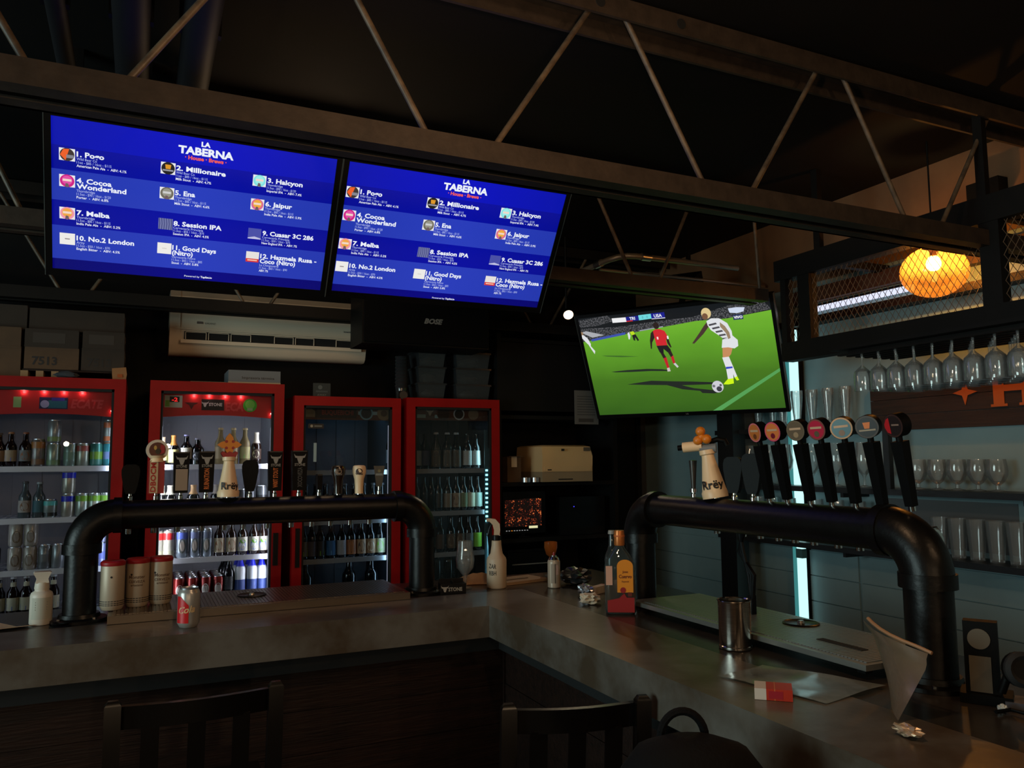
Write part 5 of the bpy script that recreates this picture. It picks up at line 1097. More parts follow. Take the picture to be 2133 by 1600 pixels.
# right tower: seven long black handles with round badges, leaning towards the stools
XT = 1.708
def shX(v): return v*XT/1.72
BD = [((190, 110, 50), (205, 110, 120), (110, 60, 30)), ((210, 120, 60), (210, 80, 110), (110, 16, 40)), ((96, 82, 62), (104, 92, 72), (150, 130, 100)), ((176, 24, 60), (120, 70, 60), (90, 80, 60)),
      ((84, 124, 136), (190, 150, 108), (130, 104, 84)), ((26, 20, 18), (60, 48, 38), (200, 110, 30)), ((26, 16, 16), (50, 30, 26), (170, 26, 34))]
WB_ = ['first', 'second', 'third', 'fourth', 'fifth', 'sixth', 'seventh']
DESC = ['orange badge with pink rim', 'orange badge with crimson spot', 'olive grey badge', 'crimson badge', 'pale blue badge with cream rim', 'black badge with golden glass', 'black badge with red left edge']
for i, (y, ro) in enumerate(zip((1.841, 1.769, 1.681, 1.604, 1.524, 1.442, 1.358), (-6, 4, 10, 6, 26, 24, -4))):
    t = tap('long black tap handle with %s on right tower' % DESC[i], XT, shX(y), 1.470, rz=0, lean=(R(-10.5), R(0)))
    b = bx(BM(), -.014, .014, -.016, .016, .012, .172)
    for v in b.verts:
        k = .70 if v.co.z < .05 else 1.0; v.co.x *= k; v.co.y *= k
    ob('handle', bevel(b, .004), TAPBLACK, t)
    ob('joint', cyl(BM(), (0, 0, .172), (0, 0, .186), .008, seg=12), TAPBLACK, t)
    bz = ob('badge', cyl(BM(), (0, .016, 0), (0, -.012, 0), .0295, seg=28), TAPBLACK, t, (0, 0, .212), (0, 0, R(-90+ro)))
    c, rim, art = BD[i]; f = Flat(); f.disc(0, 0, .0285, colmat(rim, .4), 1, n=26); f.disc(0, 0, .0245, colmat(c, .4), 2, n=26)
    if i == 5: f.add([(-.006, -.004), (.006, -.004), (.009, .012), (-.009, .012)], colmat(art, .4), 3); f.rect(-.02, .02, -.010, -.006, colmat((150, 140, 120), .5), 3)
    elif i == 6: f.add([(-.0245, -.004), (-.018, -.016), (-.008, -.02), (-.01, .02), (-.018, .016), (-.0245, .004)], colmat(art, .4), 3); f.rect(-.004, .018, 0, .004, colmat((120, 100, 90), .5), 3)
    else: f.disc(.0, -.012, .008, colmat(art, .4), 3); f.rect(-.018, .018, .002, .008, colmat((190, 160, 130), .5), 3)
    f.build('badge_picture', bz, (0, -.0122, 0))
for i, (y, h) in enumerate(((2.0, .115), (1.915, .125))):
    paddle('plain black paddle tap handle on right tower, %s the cream cone' % ('nearest' if i == 0 else 'second from'), XT, shX(y), h, .030, rz=R(-62), lean=(0, 0))
t = cone_tap('cream bottle-shaped tap handle with golden flower and side barrel', XT, shX(2.09), 1.15, R(-48), lean=(0, R(0)), nm='Rrëy'); t.rotation_euler = (R(0), R(-9), R(-48))
ob('barrel', cyl(BM(), (-.075, 0, .182), (-.012, 0, .178), .017, seg=18), CREAM, t); ob('barrel_tip', cyl(BM(), (-.092, 0, .183), (-.075, 0, .182), .009, seg=12), TAPBLACK, t)
ob('barrel_band', cyl(BM(), (-.02, 0, .168), (.032, 0, .163), .015, seg=16), colmat((112, 116, 120), .4), t); ob('rear_grip', tube(BM(), [(.012, .004, .185), (.04, .004, .190), (.062, .004, .182), (.066, .004, .165)], .009, 10), TAPBLACK, t)
for dx, dz in ((-.02, .196), (.008, .196), (-.007, .224), (-.007, .206)):
    bm = BM(); bmesh.ops.create_icosphere(bm, subdivisions=2, radius=.0165 if dz != .206 else .012)
    ob('flower_petal', bm, GOLD, t, (dx, -.012, dz))
t = tap('slim grey metal tap handle, leftmost on the right tower', XT, shX(2.205), rz=R(-48))
ob('handle', lathe(BM(), [(0, .02), (.007, .02), (.009, .06), (.013, .115), (.014, .125), (0, .127)], 14), mat('gunmetal', (70, 66, 62), .35, .6), t); ob('collar', cyl(BM(), (0, 0, .018), (0, 0, .03), .012), CHROME, t)
t = tap('red teardrop tap handle behind the cream cone', XT+.02, shX(2.15), rz=R(-48), lean=(0, 0)); ob('handle', bevel(prism(BM(), [(-.006, .01), (.012, .012), (.022, .05), (.016, .075), (.004, .07), (-.01, .035)], -.008, .008), .003), REDP, t)

# drip trays
tm = mat('tray_steel', (132, 120, 106), .28, .92); tm2 = mat('tray_steel_cool', (170, 172, 166), .34, .85)
def tray(label, x0, x1, y0, y1, z, drain, m, along):
    t = thing('drip_tray', label, 'drip tray', (x0, y0, z))
    w, d = x1-x0, y1-y0
    ob('pan', bevel(bx(BM(), 0, w, 0, d, 0 if along == 'x' else .012, .026), .002, 1), m, t)
    g = BM(); n = 84; hw = (w-.04)/(n-1)*.40 if along == 'x' else (d-.04)/(n-1)*.40
    if along == 'x':
        for k in range(n):
            for q in range(4): bx(g, .02+(w-.04)*k/(n-1)-hw, .02+(w-.04)*k/(n-1)+hw, .02+(d-.04)*q/4, .0195+(d-.04)*(q+1)/4, .026, .0285)
    else:
        for k in range(n):
            for q in range(4): bx(g, .02+(w-.04)*q/4, .0195+(w-.04)*(q+1)/4, .02+(d-.04)*k/(n-1)-hw, .02+(d-.04)*k/(n-1)+hw, .026, .0285)
    o = ob('grille', g, m, t, smooth=False); o['kind'] = 'stuff'
    dx, dy = drain[0]-x0, drain[1]-y0
    ob('rinser_ring', lathe(BM(), [(.05, .026), (.054, .031), (.05, .033), (.046, .0305), (0, .0305)], 26), mat('drain_dark', (26, 22, 20), .35, .5), t, (dx, dy, 0)); ob('rinser_nozzle', lathe(BM(), [(0, .03), (.012, .03), (.009, .038), (0, .039)], 12), STEEL, t, (dx, dy, 0))
    for xx, yy in ((.03, .03), (w-.03, .03), (.03, d-.03), (w-.03, d-.03)): ob('foot', box(xx-.012, xx+.012, yy-.012, yy+.012, -.0005, .012), BLACK, t)
    return t
tray('long steel drip tray under the left beer tower', -.075, .965, 2.985, 3.36, 1.0712, (.405, 3.185), tm, 'x')
TT = tray('steel drip tray under the right beer tower', 1.595, 1.90, 1.41, 2.42, 1.0775, (1.815, 1.835), tm2, 'y')
ob('dark_slot', box(.10, .125, .10, .25, .0285, .030), BLACKMATT, TT)

# ------------------------------------------------------------------ things on the left arm of the bar
ZT = 1.0668; ZS = 1.0708; ZG = 1.1002
for i, (x, y) in enumerate(((-.066, 3.115), (.012, 3.150), (.088, 3.17))):
    t = thing('crowler_can', 'tall pale beer can with red lid, %s of three on drip tray' % ('left', 'middle', 'right')[i], 'can', (x, y, ZG), face(x, y), 'three red-lidded cans on the left drip tray')
    h, r = .160, .0385
    ob('body', cached('crowler_body', lambda: lathe(BM(), [(0, .003), (r*.75, .003), (r*.84, 0), (r, .012), (r, h*.92), (r*.88, h), (0, h)], 26)), mat('crowler_pale', (176, 158, 136), .45, .2), t)
    ob('lid', cached('crowler_lid', lambda: lathe(BM(), [(r*1.01, h*.93), (r*1.04, h*.95), (r*1.04, h*1.0), (r*.9, h*1.035), (r*.8, h*1.02), (0, h*1.02)], 26)), REDP, t)
    for z in (.016, .022, .029): ob('brown_stripe', cached('crowler_stripe', lambda: lathe(BM(), [(r*1.006, 0), (r*1.006, .0026)], 24)), INK, t, (0, 0, z))
    a = (0, .25, .45)[i]
    tx = Txt()
    for w_, z_, s_ in (('Monster', .098, .016), ('CERVEZA', .083, .013), ('artesanal', .072, .011)): tx.add(w_, (-.02, -.002, .006)[i], z_, s_, 'C', .02)
    if i: tx.build('label_text', colmat((96, 74, 58), .6), t, .0005, wrap=r)
    Flat().disc((-.004, -.02, -.02)[i], .112, .0035, INK, 1).build('dot', t, wrap=r*1.006)
x, y = .165, 2.835
t = thing('soda_can', 'silver and red cola can on the concrete bar top at left', 'can', (x, y, ZS), face(x, y))
h, r = .125, .0345
ob('body', lathe(BM(), [(0, .006), (r*.66, .006), (r*.76, 0), (r*.82, .003), (r, .014), (r, h*.86), (r*.92, h*.92), (r*.80, h*.965), (r*.80, h*.98)], 30), mat('soda_silver', (170, 166, 160), .3, .45), t)
ob('lid', lathe(BM(), [(r*.83, h*.965), (r*.84, h), (r*.79, h), (r*.76, h*.965), (0, h*.965)], 28), ALU, t)
ob('pull_tab', box(-.008, .008, -.014, .010, h*.968, h*.98, .002), ALU, t)
f = Flat(); SR = mat('soda_red', (196, 18, 26), .35); zb, zt_ = .016, .100
n = 12
for q in range(n):
    x0 = -.044+.044*q/n; x1 = -.044+.044*(q+1)/n
    lo = lambda xx: zb
    hi = lambda xx: zt_ if xx < -.026 else zt_-(xx+.026)*1.1
    f.add([(x0, lo(x0)), (x1, lo(x1)), (x1, hi(x1)), (x0, hi(x0))], SR, 1)
f.build('red_panel', t, wrap=r*1.004)
Txt().add('Cola', -.032, .046, .030, 'L', .022, shear=.38, w=.052, rot=.10).build('script_text', colmat((214, 180, 130), .5), t, .0007, wrap=r*1.004)
x, y = -.278, 3.13
t = thing('pump_bottle', 'white dispenser bottle beside the left tower leg', 'bottle', (x, y, ZT), face(x, y))
ob('body', lathe(BM(), [(0, 0), (.031, 0), (.034, .004), (.034, .095), (.031, .104), (.022, .110), (.021, .114), (0, .114)], 24), WHITEP, t)
ob('collar', lathe(BM(), [(.021, .112), (.023, .118), (.021, .138), (0, .138)], 20), WHITEP, t)
ob('flip_cap', loft(BM(), [[(-.020, -.018, .136), (.020, -.018, .136), (.020, .018, .136), (-.020, .018, .136)], [(-.017, -.016, .150), (.017, -.016, .150), (.017, .016, .150), (-.017, .016, .150)], [(-.027, -.02, .170), (.026, -.02, .170), (.026, .016, .170), (-.027, .016, .170)], [(-.024, -.017, .173), (.022, -.017, .173), (.022, .014, .173), (-.024, .014, .173)]]), WHITEP, t)
ob('label', band(.0345, .02, .09, .9), colmat((176, 174, 160), .6), t); f = Flat()
for q in range(4): f.rect(-.018, .018, .05+.008*q, .053+.008*q, colmat((120, 114, 104), .6), 1)
f.build('label_print', t, wrap=.0348)
bm = BM()
P = [(-.52, 3.05), (-.42, 3.19), (-.345, 3.12), (-.29, 3.095), (-.385, 3.04)]
a = [bm.verts.new((p[0], p[1], 1.0706+.006*math.sin(i*2.1))) for i, p in enumerate(P)]; bm.faces.new(a)
bmesh.ops.triangulate(bm, faces=bm.faces[:]); bmesh.ops.solidify(bm, geom=bm.faces[:], thickness=.0015)
tag(ob('paper_napkin', bm, PAPER, smooth=False), 'tan paper napkin lying on the bar at left edge', 'napkin')
t = thing('bottle_cap_tray', 'small dark dish on bar beside left tower leg', 'dish', (-.055, 3.035, ZT)); t.location = (-.03, 2.94, ZS)
t.location = (-.215, 3.055, ZT)
ob('dish', lathe(BM(), [(0, .0), (.022, 0), (.028, .012), (.026, .012), (.02, .003), (0, .003)], 20), BPLASTIC, t); ob('rubber_band', lathe(BM(), [(.03, 0), (.033, .002), (.03, .004), (.03, 0)], 20), BLACK, t)
t = thing('black_caddy', 'black bar caddy with horned emblem and name STONE by tower leg', 'caddy', (1.165, 3.06, ZT), face(1.165, 3.06)*.5)
ob('tub', bevel(bx(BM(), -.052, .052, -.03, .03, 0, .042), .003), BPLASTIC, t); ob('divider', box(-.002, .002, -.028, .028, .04, .05), BPLASTIC, t); ob('rear_lip', box(-.05, .05, .02, .03, .04, .056, .002), BPLASTIC, t)
horned(Flat(), -.034, .024, .026, colmat((150, 140, 128), .5), 1).build('horned_emblem', t, (0, -.0305, 0)); Txt().add('STONE', .008, .014, .02, 'C', .03, w=.056).build('name_text', colmat((150, 140, 128), .5), t, .0312)
glass('beer_glass', 'tulip', 1.262, 3.16, ZT, 'empty stemmed beer glass on the bar by left tower leg', None, s=.80)
bm = BM()
N = 10; V = [[None]*(N+1) for _ in range(N+1)]
for i in range(N+1):
    for j in range(N+1):
        u, v = i/N, j/N
        V[i][j] = bm.verts.new((1.25+.24*u+.02*math.sin(v*5), 3.20+.12*v+.02*math.sin(u*6), ZT+.003+.030*max(0, math.sin(u*math.pi))*max(0, math.sin(v*math.pi))*(1+.4*math.sin(u*9+v*7))))
for i in range(N):
    for j in range(N): bm.faces.new((V[i][j], V[i+1][j], V[i+1][j+1], V[i][j+1]))
bmesh.ops.solidify(bm, geom=bm.faces[:], thickness=.002)
tag(ob('bar_cloth', bm, mat('cloth_tan', (206, 160, 112), .9, bump=(90, .3))), 'crumpled tan bar cloth between the glass and spray bottle', 'cloth')
x, y = 1.385, 3.11
t = thing('spray_bottle', 'white plastic spray bottle marked by hand in black', 'spray bottle', (x, y, ZT), face(x, y))
SPB = mat('spray_plastic', (188, 166, 140), .5)
ob('body', lathe(BM(), [(0, 0), (.038, 0), (.042, .006), (.042, .115), (.039, .125), (.026, .142), (.021, .175), (.020, .195), (.016, .197), (.016, .2), (0, .2)], 24), SPB, t)
ob('collar', lathe(BM(), [(.017, .196), (.019, .198), (.019, .216), (.013, .219), (0, .219)], 18), BPLASTIC, t)
ob('trigger_head', bevel(prism(BM(), [(-.011, .216), (.013, .216), (.016, .24), (.014, .265), (-.004, .285), (-.028, .288), (-.03, .276), (-.016, .262), (-.010, .24)], -.010, .010), .003), SPB, t)
ob('nozzle', cyl(BM(), (-.042, 0, .281), (-.029, 0, .281), .008, seg=10), SPB, t); ob('trigger', tube(BM(), [(-.018, 0, .265), (-.028, 0, .25), (-.034, 0, .225), (-.038, 0, .215)], .004, 8), BPLASTIC, t)
Txt().add('ZAR', -.036, .085, .026, 'L', .012, w=.034, rot=-.08).add('RBH', -.033, .055, .026, 'L', .012, w=.032, rot=.03).build('marker_writing', INK, t, .0007, wrap=.042)
x, y = 1.60, 3.00
t = thing('gas_canister', 'pale butane torch canister behind the bar corner', 'canister', (x, y, ZT), face(x, y))
ob('body', lathe(BM(), [(0, 0), (.024, 0), (.0265, .003), (.0265, .108), (.024, .113), (.018, .118), (0, .118)], 22), mat('canister_pale', (176, 160, 140), .35, .2), t)
ob('shoulder', lathe(BM(), [(.021, .113), (.024, .116), (.019, .126), (.012, .128), (.012, .133), (0, .133)], 20), CHROME, t); ob('red_nozzle', lathe(BM(), [(0, .133), (.005, .133), (.004, .145), (0, .146)], 10), REDP, t)
ob('label', band(.0268, .02, .10, .5), colmat((150, 136, 120), .6), t); Flat().rect(.004, .0065, .02, .1, INK, 1).rect(.008, .02, .055, .095, colmat((190, 160, 150), .5), 1).build('label_print', t, wrap=.0272)
x, y = 1.79, 3.42
t = thing('amber_goblet', 'small amber stemmed glass behind the gas canister', 'glass', (1.745, 3.30, ZT), 0)
ob('bowl', lathe(BM(), [(.006, .085), (.022, .098), (.031, .13), (.030, .155), (.0285, .155), (.0295, .13), (.02, .1), (0, .09)], 20), mat('amber_drink', (190, 110, 48), .2, trans=.3), t)
ob('stem', lathe(BM(), [(0, 0), (.028, 0), (.028, .004), (.006, .01), (.005, .085), (0, .085)], 18), CLEAR, t)
# clutter in the corner
t = thing('small_carton', 'small white carton with red end among corner clutter', 'box', (1.70, 2.80, ZT), .5)
ob('body', box(-.05, .03, -.015, .015, 0, .028, .002), PAPER, t); ob('red_end', box(.0301, .045, -.0155, .0155, 0, .0285, .002), REDP, t)
def crumple(name, label, cat, x, y, z, sx, sy, sz, m, seed):
    bm = BM(); bmesh.ops.create_icosphere(bm, subdivisions=3, radius=1.0); rg = random.Random(seed)
    for v in bm.verts:
        k = .72+.5*rg.random(); v.co = Vector((v.co.x*sx*k, v.co.y*sy*k, v.co.z*sz*k))
    lo = min(v.co.z for v in bm.verts)
    return tag(ob(name, bm, m, None, (x, y, z-lo), smooth=False), label, cat)
crumple('crumpled_foil', 'crumpled ball of foil in front of the small white carton', 'foil', 1.61, 2.76, ZT, .03, .03, .022, ALU, 3)
crumple('crumpled_bag', 'dark crumpled plastic bag behind the gas canister', 'bag', 1.72, 3.02, ZT, .06, .07, .035, mat('dark_plastic_bag', (36, 38, 40), .3), 5)
crumple('napkin_ball', 'crumpled pale napkin left of the tequila bottle', 'napkin', 1.535, 2.60, ZT, .04, .035, .02, PAPER, 8)
t = thing('cutting_board', 'pale board lying flat in the bar corner', 'board', (1.52, 3.22, ZT), .2)
ob('board', box(-.11, .13, -.07, .07, 0, .012, .004), colmat((150, 122, 92), .6), t); ob('knife', box(-.08, .06, -.02, -.008, .0122, .015), STEEL, t)
x, y = 1.545, 2.405
t = thing('tequila_bottle', 'tequila bottle with orange label and copper cap on right bar arm', 'bottle', (x, y, ZT), face(x, y)+.05)
def rr(wx, wy, z, n=6, c=.018):
    pts = []
    for cx_, cy_, a0 in ((wx-c, wy-c, 0), (-wx+c, wy-c, 90), (-wx+c, -wy+c, 180), (wx-c, -wy+c, 270)):
        for k in range(4): a = R(a0+30*k); pts.append((cx_+c*math.cos(a), cy_+c*math.sin(a), z))
    return pts
TQ = glassmat('tequila_glass', (206, 216, 216), 1.0, .02, .06, haze=((150, 170, 170), .08))
ob('body', loft(BM(), [rr(.047, .033, 0), rr(.052, .036, .006), rr(.054, .038, .15), rr(.050, .036, .175), rr(.036, .028, .20), rr(.020, .019, .222, c=.0185), rr(.015, .015, .235, c=.0148), rr(.0145, .0145, .255, c=.0143)]), TQ, t)
ob('tequila', loft(BM(), [rr(.045, .031, .005), rr(.050, .034, .012), rr(.052, .036, .118)]), mat('tequila_amber', (170, 92, 22), .15, trans=.55), t)
ob('cap', lathe(BM(), [(.0175, .232), (.0185, .236), (.0185, .272), (.0165, .284), (0, .285)], 20), mat('cap_copper', (190, 110, 52), .35, .5), t); ob('cap_ring', lathe(BM(), [(.019, .262), (.0195, .265), (.019, .268)], 20), INKORANGE, t)
f = Flat(); OL = colmat((216, 134, 30), .5); RD = colmat((140, 16, 24), .5)
lab = [(-.012, .075), (.043, .075), (.043, .165)]+[(.0155+.0275*math.cos(R(q)), .165+.022*math.sin(R(q))) for q in range(15, 180, 15)]+[(-.012, .165)]
f.add(lab, OL, 1)
f.add([(-.046, .008), (.046, .008), (.046, .058), (.02, .058), (.012, .072), (.004, .066), (-.006, .056), (-.046, .048)], RD, 2); f.disc(.008, .083, .010, RD, 3); f.rect(.024, .038, .062, .076, colmat((90, 24, 16), .5), 3)
lb = f.build('front_label', t, (0, -.0386, 0))
Txt().add('Jose', .016, .142, .011, 'C', .02).add('Cuervo', .016, .124, .017, 'C', .025, w=.044).add('Especial', .016, .110, .008, 'C', .01).build('label_text', colmat((110, 50, 20), .5), lb, .0016)
ob('side_label', box(-.0505, -.028, -.0388, -.0378, .10, .165), colmat((196, 150, 130), .6), t)
ob('tax_stamp', box(-.046, -.034, -.0392, -.038, .008, .035), colmat((196, 180, 150), .6), t)
x, y = 1.70, 2.70
bottle(x, y, ZT, 'clear bottle with white label behind the tequila bottle', h=.255, r=.030, glass=mat('smoke_glass', (44, 48, 48), .08), cap=(150, 144, 136), lab=(170, 140, 120), labz=(.18, .30))

# ------------------------------------------------------------------ things on the right arm of the bar
x, y = 1.546, 1.815
t = thing('steel_shaker', 'shiny steel shaker cup standing before the right drip tray', 'cup', (x, y, ZS-.0035), face(x, y))
SH2 = mat('shaker_steel', (205, 198, 188), .16, 1.0, noise=(30, (176, 168, 158)), stretch=(1, 1, 8))
ob('cup', lathe(BM(), [(0, .001), (.041, .001), (.044, .004), (.046, .128), (.048, .132), (.047, .134), (.0445, .131), (.042, .006), (0, .006)], 32), SH2, t)
ob('base_ring', lathe(BM(), [(.0445, 0), (.0462, .002), (.0458, .008), (.044, .01)], 28), SH2, t)
bm = BM()
Q = [Vector((1.300, 1.585, 0)), Vector((1.47, 1.625, 0)), Vector((1.592, 1.352, 0)), Vector((1.36, 1.312, 0))]
N = 12; V = {}
for i in range(N+1):
    for j in range(N+1):
        u, v = i/N, j/N
        p = (Q[0]*(1-u)+Q[1]*u)*(1-v)+(Q[3]*(1-u)+Q[2]*u)*v
        V[i, j] = bm.verts.new((p.x, p.y, ZS+.0022+.0016*math.sin(u*5.5+v*4)+.0012*math.sin(v*9-u*3)))
for i in range(N):
    for j in range(N): bm.faces.new((V[i, j], V[i+1, j], V[i+1, j+1], V[i, j+1]))
bmesh.ops.solidify(bm, geom=bm.faces[:], thickness=.0008)
tag(ob('plastic_sheet', bm, mat('laminated_sheet', (176, 180, 170), .16, spec=.8, coat=.6, noise=(14, (150, 156, 146)))), 'glossy laminated menu sheet lying on right bar arm', 'sheet')
x, y = 1.292, 1.412
t = thing('cigarette_pack', 'red and white cigarette pack beside the laminated sheet', 'pack', (x, y, ZS), R(-42))
ob('body', box(-.005, .050, -.030, .030, 0, .024, .002), mat('pack_red', (170, 44, 26), .4), t); ob('white_end', box(-.030, -.0052, -.0302, .0302, 0, .0242, .002), mat('pack_white', (196, 188, 178), .45), t)
ob('lid_edge', box(.012, .0135, -.0305, .0305, -.0, .0246), colmat((196, 120, 70), .4), t); ob('front_panel', box(.0, .03, -.0306, -.030, .004, .02), colmat((150, 24, 40), .4), t)
bm = BM(); A, Bq, Cq, D = Vector((1.40, 1.165, 1.0725)), Vector((1.545, 1.295, 1.0745)), Vector((1.505, 1.318, 1.236)), Vector((1.50, 1.152, 1.196))
N = 12; V = {}
for i in range(N+1):
    for j in range(N+1):
        u, v = i/N, j/N; p = (A*(1-u)+Bq*u)*(1-v)+(D*(1-u)+Cq*u)*v
        off = .020*math.sin(u*math.pi)*(.4+.6*v)+(.012*math.sin(max(0, v-.8)*5*1.5))
        V[i, j] = bm.verts.new(p+Vector((-off*.9, off*.5, 0)))
for i in range(N):
    for j in range(N): bm.faces.new((V[i, j], V[i+1, j], V[i+1, j+1], V[i, j+1]))
bmesh.ops.solidify(bm, geom=bm.faces[:], thickness=.0012)
tm_ = thing('menu_card', 'bent cream plastic card leaning upright at the near end of right drip tray', 'card', (0, 0, 0))
ob('sheet', bm, mat('menu_card_plastic', (150, 128, 106), .35, trans=.4), tm_)
bm = BM(); tube(bm, [D+Vector((-.004, .002, .001))]+[D*(1-k/6)+Cq*(k/6)+Vector((-.018*math.sin(k/6*math.pi)*1.0, .010*math.sin(k/6*math.pi), .002)) for k in range(1, 6)]+[Cq+Vector((0, 0, .002))], .004, 8)
ob('folded_edge', bm, colmat((150, 110, 76), .5), tm_)
crumple('foil_scrap', 'crumpled scrap of foil paper near the bottom right corner', 'foil', 1.345, 1.098, ZS, .018, .03, .010, mat('foil_paper', (200, 170, 140), .25, .5), 12)
x, y = 1.695, 1.185
t = thing('card_reader', 'black handset standing in a cradle by right tower leg', 'device', (x, y, ZT), R(-58))
ob('handset', box(-.033, .033, -.012, .022, .014, .172, .008), TAPBLACK, t); ob('keypad', box(-.024, .018, -.0145, -.0118, .022, .098, .003), colmat((84, 76, 62), .6), t)
ob('speaker_disc', cyl(BM(), (-.003, -.0145, .135), (-.003, -.0115, .135), .022, seg=24), colmat((84, 76, 62), .6), t); ob('cradle', box(-.045, .055, -.03, .045, 0, .02, .006), TAPBLACK, t)
ob('charging_plate', box(.04, .11, -.035, .03, 0, .014, .004), colmat((74, 76, 84), .35), t)
t = thing('headset', 'black headset with round ear cups lying at the right edge', 'headset', (1.72, 1.075, ZT+.001), R(-50))
for k, (dx, dz, s) in enumerate(((-.035, .085, .036), (.055, .048, .042))):
    cp = ob('ear_cup', lathe(BM(), [(0, -.016), (s*.8, -.016), (s, -.006), (s, .008), (s*.75, .018), (0, .018)], 22), TAPBLACK, t, (dx, 0, dz), (R(80), R(10*k), R(15)))
    ob('ear_pad', lathe(BM(), [(s*.5, .016), (s*.8, .026), (s*1.02, .018), (s*1.02, .008)], 20), BLACKMATT, cp)
ob('head_band', tube(BM(), [(-.07, .02, .03), (-.055, .012, .075), (-.01, .005, .10), (.045, .004, .092), (.09, .01, .05), (.105, .02, .012)], .009, 10), TAPBLACK, t)
ob('cable', tube(BM(), [(.06, -.03, .006), (.03, -.06, .006), (-.02, -.05, .006), (-.06, -.02, .006), (-.09, -.05, .006)], .004, 8), TAPBLACK, t)
crumple('lime_wedge', 'small pale scrap lying under the headset', 'scrap', 1.655, 1.118, ZT, .009, .009, .008, colmat((176, 180, 176), .4), 21)
t = thing('cable_loop', 'black cables hanging under the crossbar of the right tower', 'cable', (0, 0, 0))
for k in range(3): ob('strand', tube(BM(), [(1.765, 2.035-.012*k, 1.372), (1.775, 2.03+.01*k, 1.30), (1.785, 2.02-.012*k, 1.23), (1.79, 2.015, 1.16-.02*k)], .007, 8), BPLASTIC, t)
ob('tail_clip', box(1.782, 1.798, 2.005, 2.025, 1.10, 1.165, .004), BPLASTIC, t)

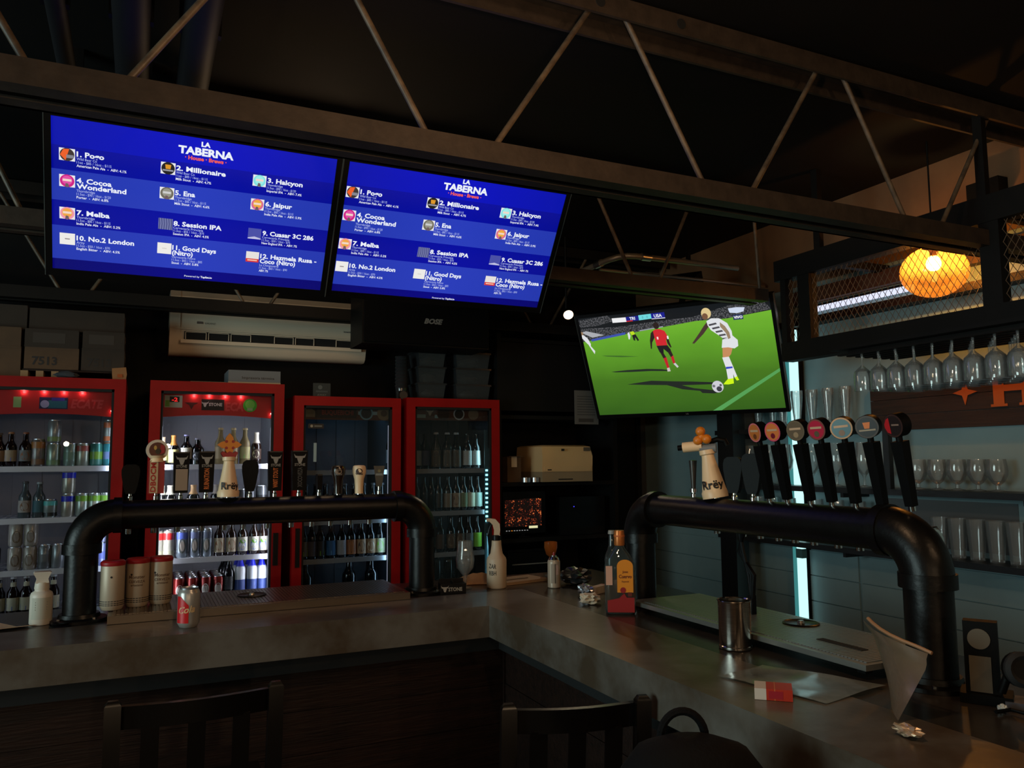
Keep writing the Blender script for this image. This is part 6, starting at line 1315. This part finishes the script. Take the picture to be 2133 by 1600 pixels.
# ------------------------------------------------------------------ bar chairs and backpack
def chair(label, x0, y0, x1, y1, zt):
    """top of rear-left post, top of rear-right post; the seat lies on the bar side"""
    dx, dy = x1-x0, y1-y0; wd = math.hypot(dx, dy); a = math.atan2(dy, dx)
    t = thing('bar_chair', label, 'chair', (x0, y0, 0), a, 'dark wooden bar chairs')
    sz = zt-.34
    for x in (0, wd):
        bm = BM(); p = .019
        loft(bm, [[(x-p, -p, 0), (x+p, -p, 0), (x+p, p, 0), (x-p, p, 0)], [(x-p, .02-p, sz), (x+p, .02-p, sz), (x+p, .02+p, sz), (x-p, .02+p, sz)], [(x-p, -.01-p*.7, zt-.012), (x+p, -.01-p*.7, zt-.012), (x+p, -.01+p*.7, zt-.012), (x-p, -.01+p*.7, zt-.012)], [(x-p*.6, -.01-p*.4, zt), (x+p*.6, -.01-p*.4, zt), (x+p*.6, -.01+p*.4, zt), (x-p*.6, -.01+p*.4, zt)]])
        ob('leg', bevel(bm, .003, 1), CHAIRWOOD, t)
        ob('leg', box(x-.018, x+.018, .34, .376, 0, sz-.02, .003), CHAIRWOOD, t)
    secs = []
    for i in range(9):
        u = i/8; x = .018+(wd-.036)*u; b = -.022*math.sin(u*math.pi)
        secs.append([(x, .000+b, zt-.075), (x, .018+b, zt-.075), (x, .012+b, zt-.018), (x, -.006+b, zt-.018)])
    ob('top_rail', loft(BM(), secs), CHAIRWOOD, t)
    ob('lower_rail', box(.018, wd-.018, .005, .023, sz+.06, sz+.10, .003), CHAIRWOOD, t)
    for u in (.22, .5, .78):
        x = wd*u; b = -.022*math.sin(u*math.pi)
        ob('slat', loft(BM(), [[(x-.021, .008, sz+.09), (x+.021, .008, sz+.09), (x+.021, .02, sz+.09), (x-.021, .02, sz+.09)], [(x-.021, .002+b, zt-.07), (x+.021, .002+b, zt-.07), (x+.021, .013+b, zt-.07), (x-.021, .013+b, zt-.07)]]), CHAIRWOOD, t)
    ob('seat', bevel(bx(BM(), -.015, wd+.015, .0, .39, sz-.03, sz+.005), .01, 2), CHAIRWOOD, t)
    for y in (.02, .358): ob('stretcher', box(.0, wd, y-.009, y+.009, .22, .25), CHAIRWOOD, t)
    for x in (0, wd): ob('stretcher', box(x-.009, x+.009, .02, .358, .26, .29), CHAIRWOOD, t)
    return t
chair('dark wooden bar chair with slatted back, left one, at left bar arm', -.036, 2.245, .352, 2.247, 1.02)
chair('dark wooden bar chair with slatted back, right one, beside the backpack', .825, 1.790, 1.150, 1.705, 1.02)
t = thing('round_stool', 'round bar stool under the black backpack', 'stool', (.93, 1.22, 0))
ob('seat', lathe(BM(), [(0, .70), (.15, .70), (.17, .715), (.17, .735), (.15, .742), (0, .742)], 28), CHAIRWOOD, t)
for k in range(4):
    a = k*math.pi/2+.6; ob('leg', cyl(BM(), (.20*math.cos(a), .20*math.sin(a), 0), (.11*math.cos(a), .11*math.sin(a), .70), .014, seg=10), CHAIRWOOD, t)
ob('foot_ring', lathe(BM(), [(.165, .24), (.175, .25), (.165, .26), (.155, .25), (.165, .24)], 28), CHROME, t)
t = thing('backpack', 'black backpack with carry loop on a stool at bottom of photo', 'backpack', (.93, 1.22, .7425), R(-25))
BAG = mat('backpack_nylon', (8, 7, 8), .8, spec=.15, bump=(120, .2))
secs = []
for i, (z, wx, wy) in enumerate(((0, .12, .085), (.02, .15, .10), (.12, .155, .11), (.22, .15, .105), (.29, .135, .09), (.335, .10, .065), (.352, .05, .03))):
    secs.append([(wx*math.cos(k*math.pi/8)*(1 if abs(math.cos(k*math.pi/8)) > .5 else 1.06), wy*math.sin(k*math.pi/8), z) for k in range(16)])
ob('main_body', loft(BM(), secs), BAG, t)
ob('front_pocket', loft(BM(), [[(wx*math.cos(k*math.pi/6), -.085-wy*max(0, math.sin(k*math.pi/6))+.02, z) for k in range(12)] for z, wx, wy in ((.02, .11, .05), (.10, .12, .06), (.17, .115, .055), (.20, .09, .02))]), BAG, t)
ob('carry_loop', tube(BM(), [(.042*math.cos(R(q))-.005, .05, .335+.048*math.sin(R(q))) for q in range(180, -1, -12)], .008, 8), BAG, t)
ob('zip', tube(BM(), [(.13*math.cos(R(q)), -.03, .20+.125*math.sin(R(q))) for q in range(10, 175, 15)], .004, 6), BPLASTIC, t)
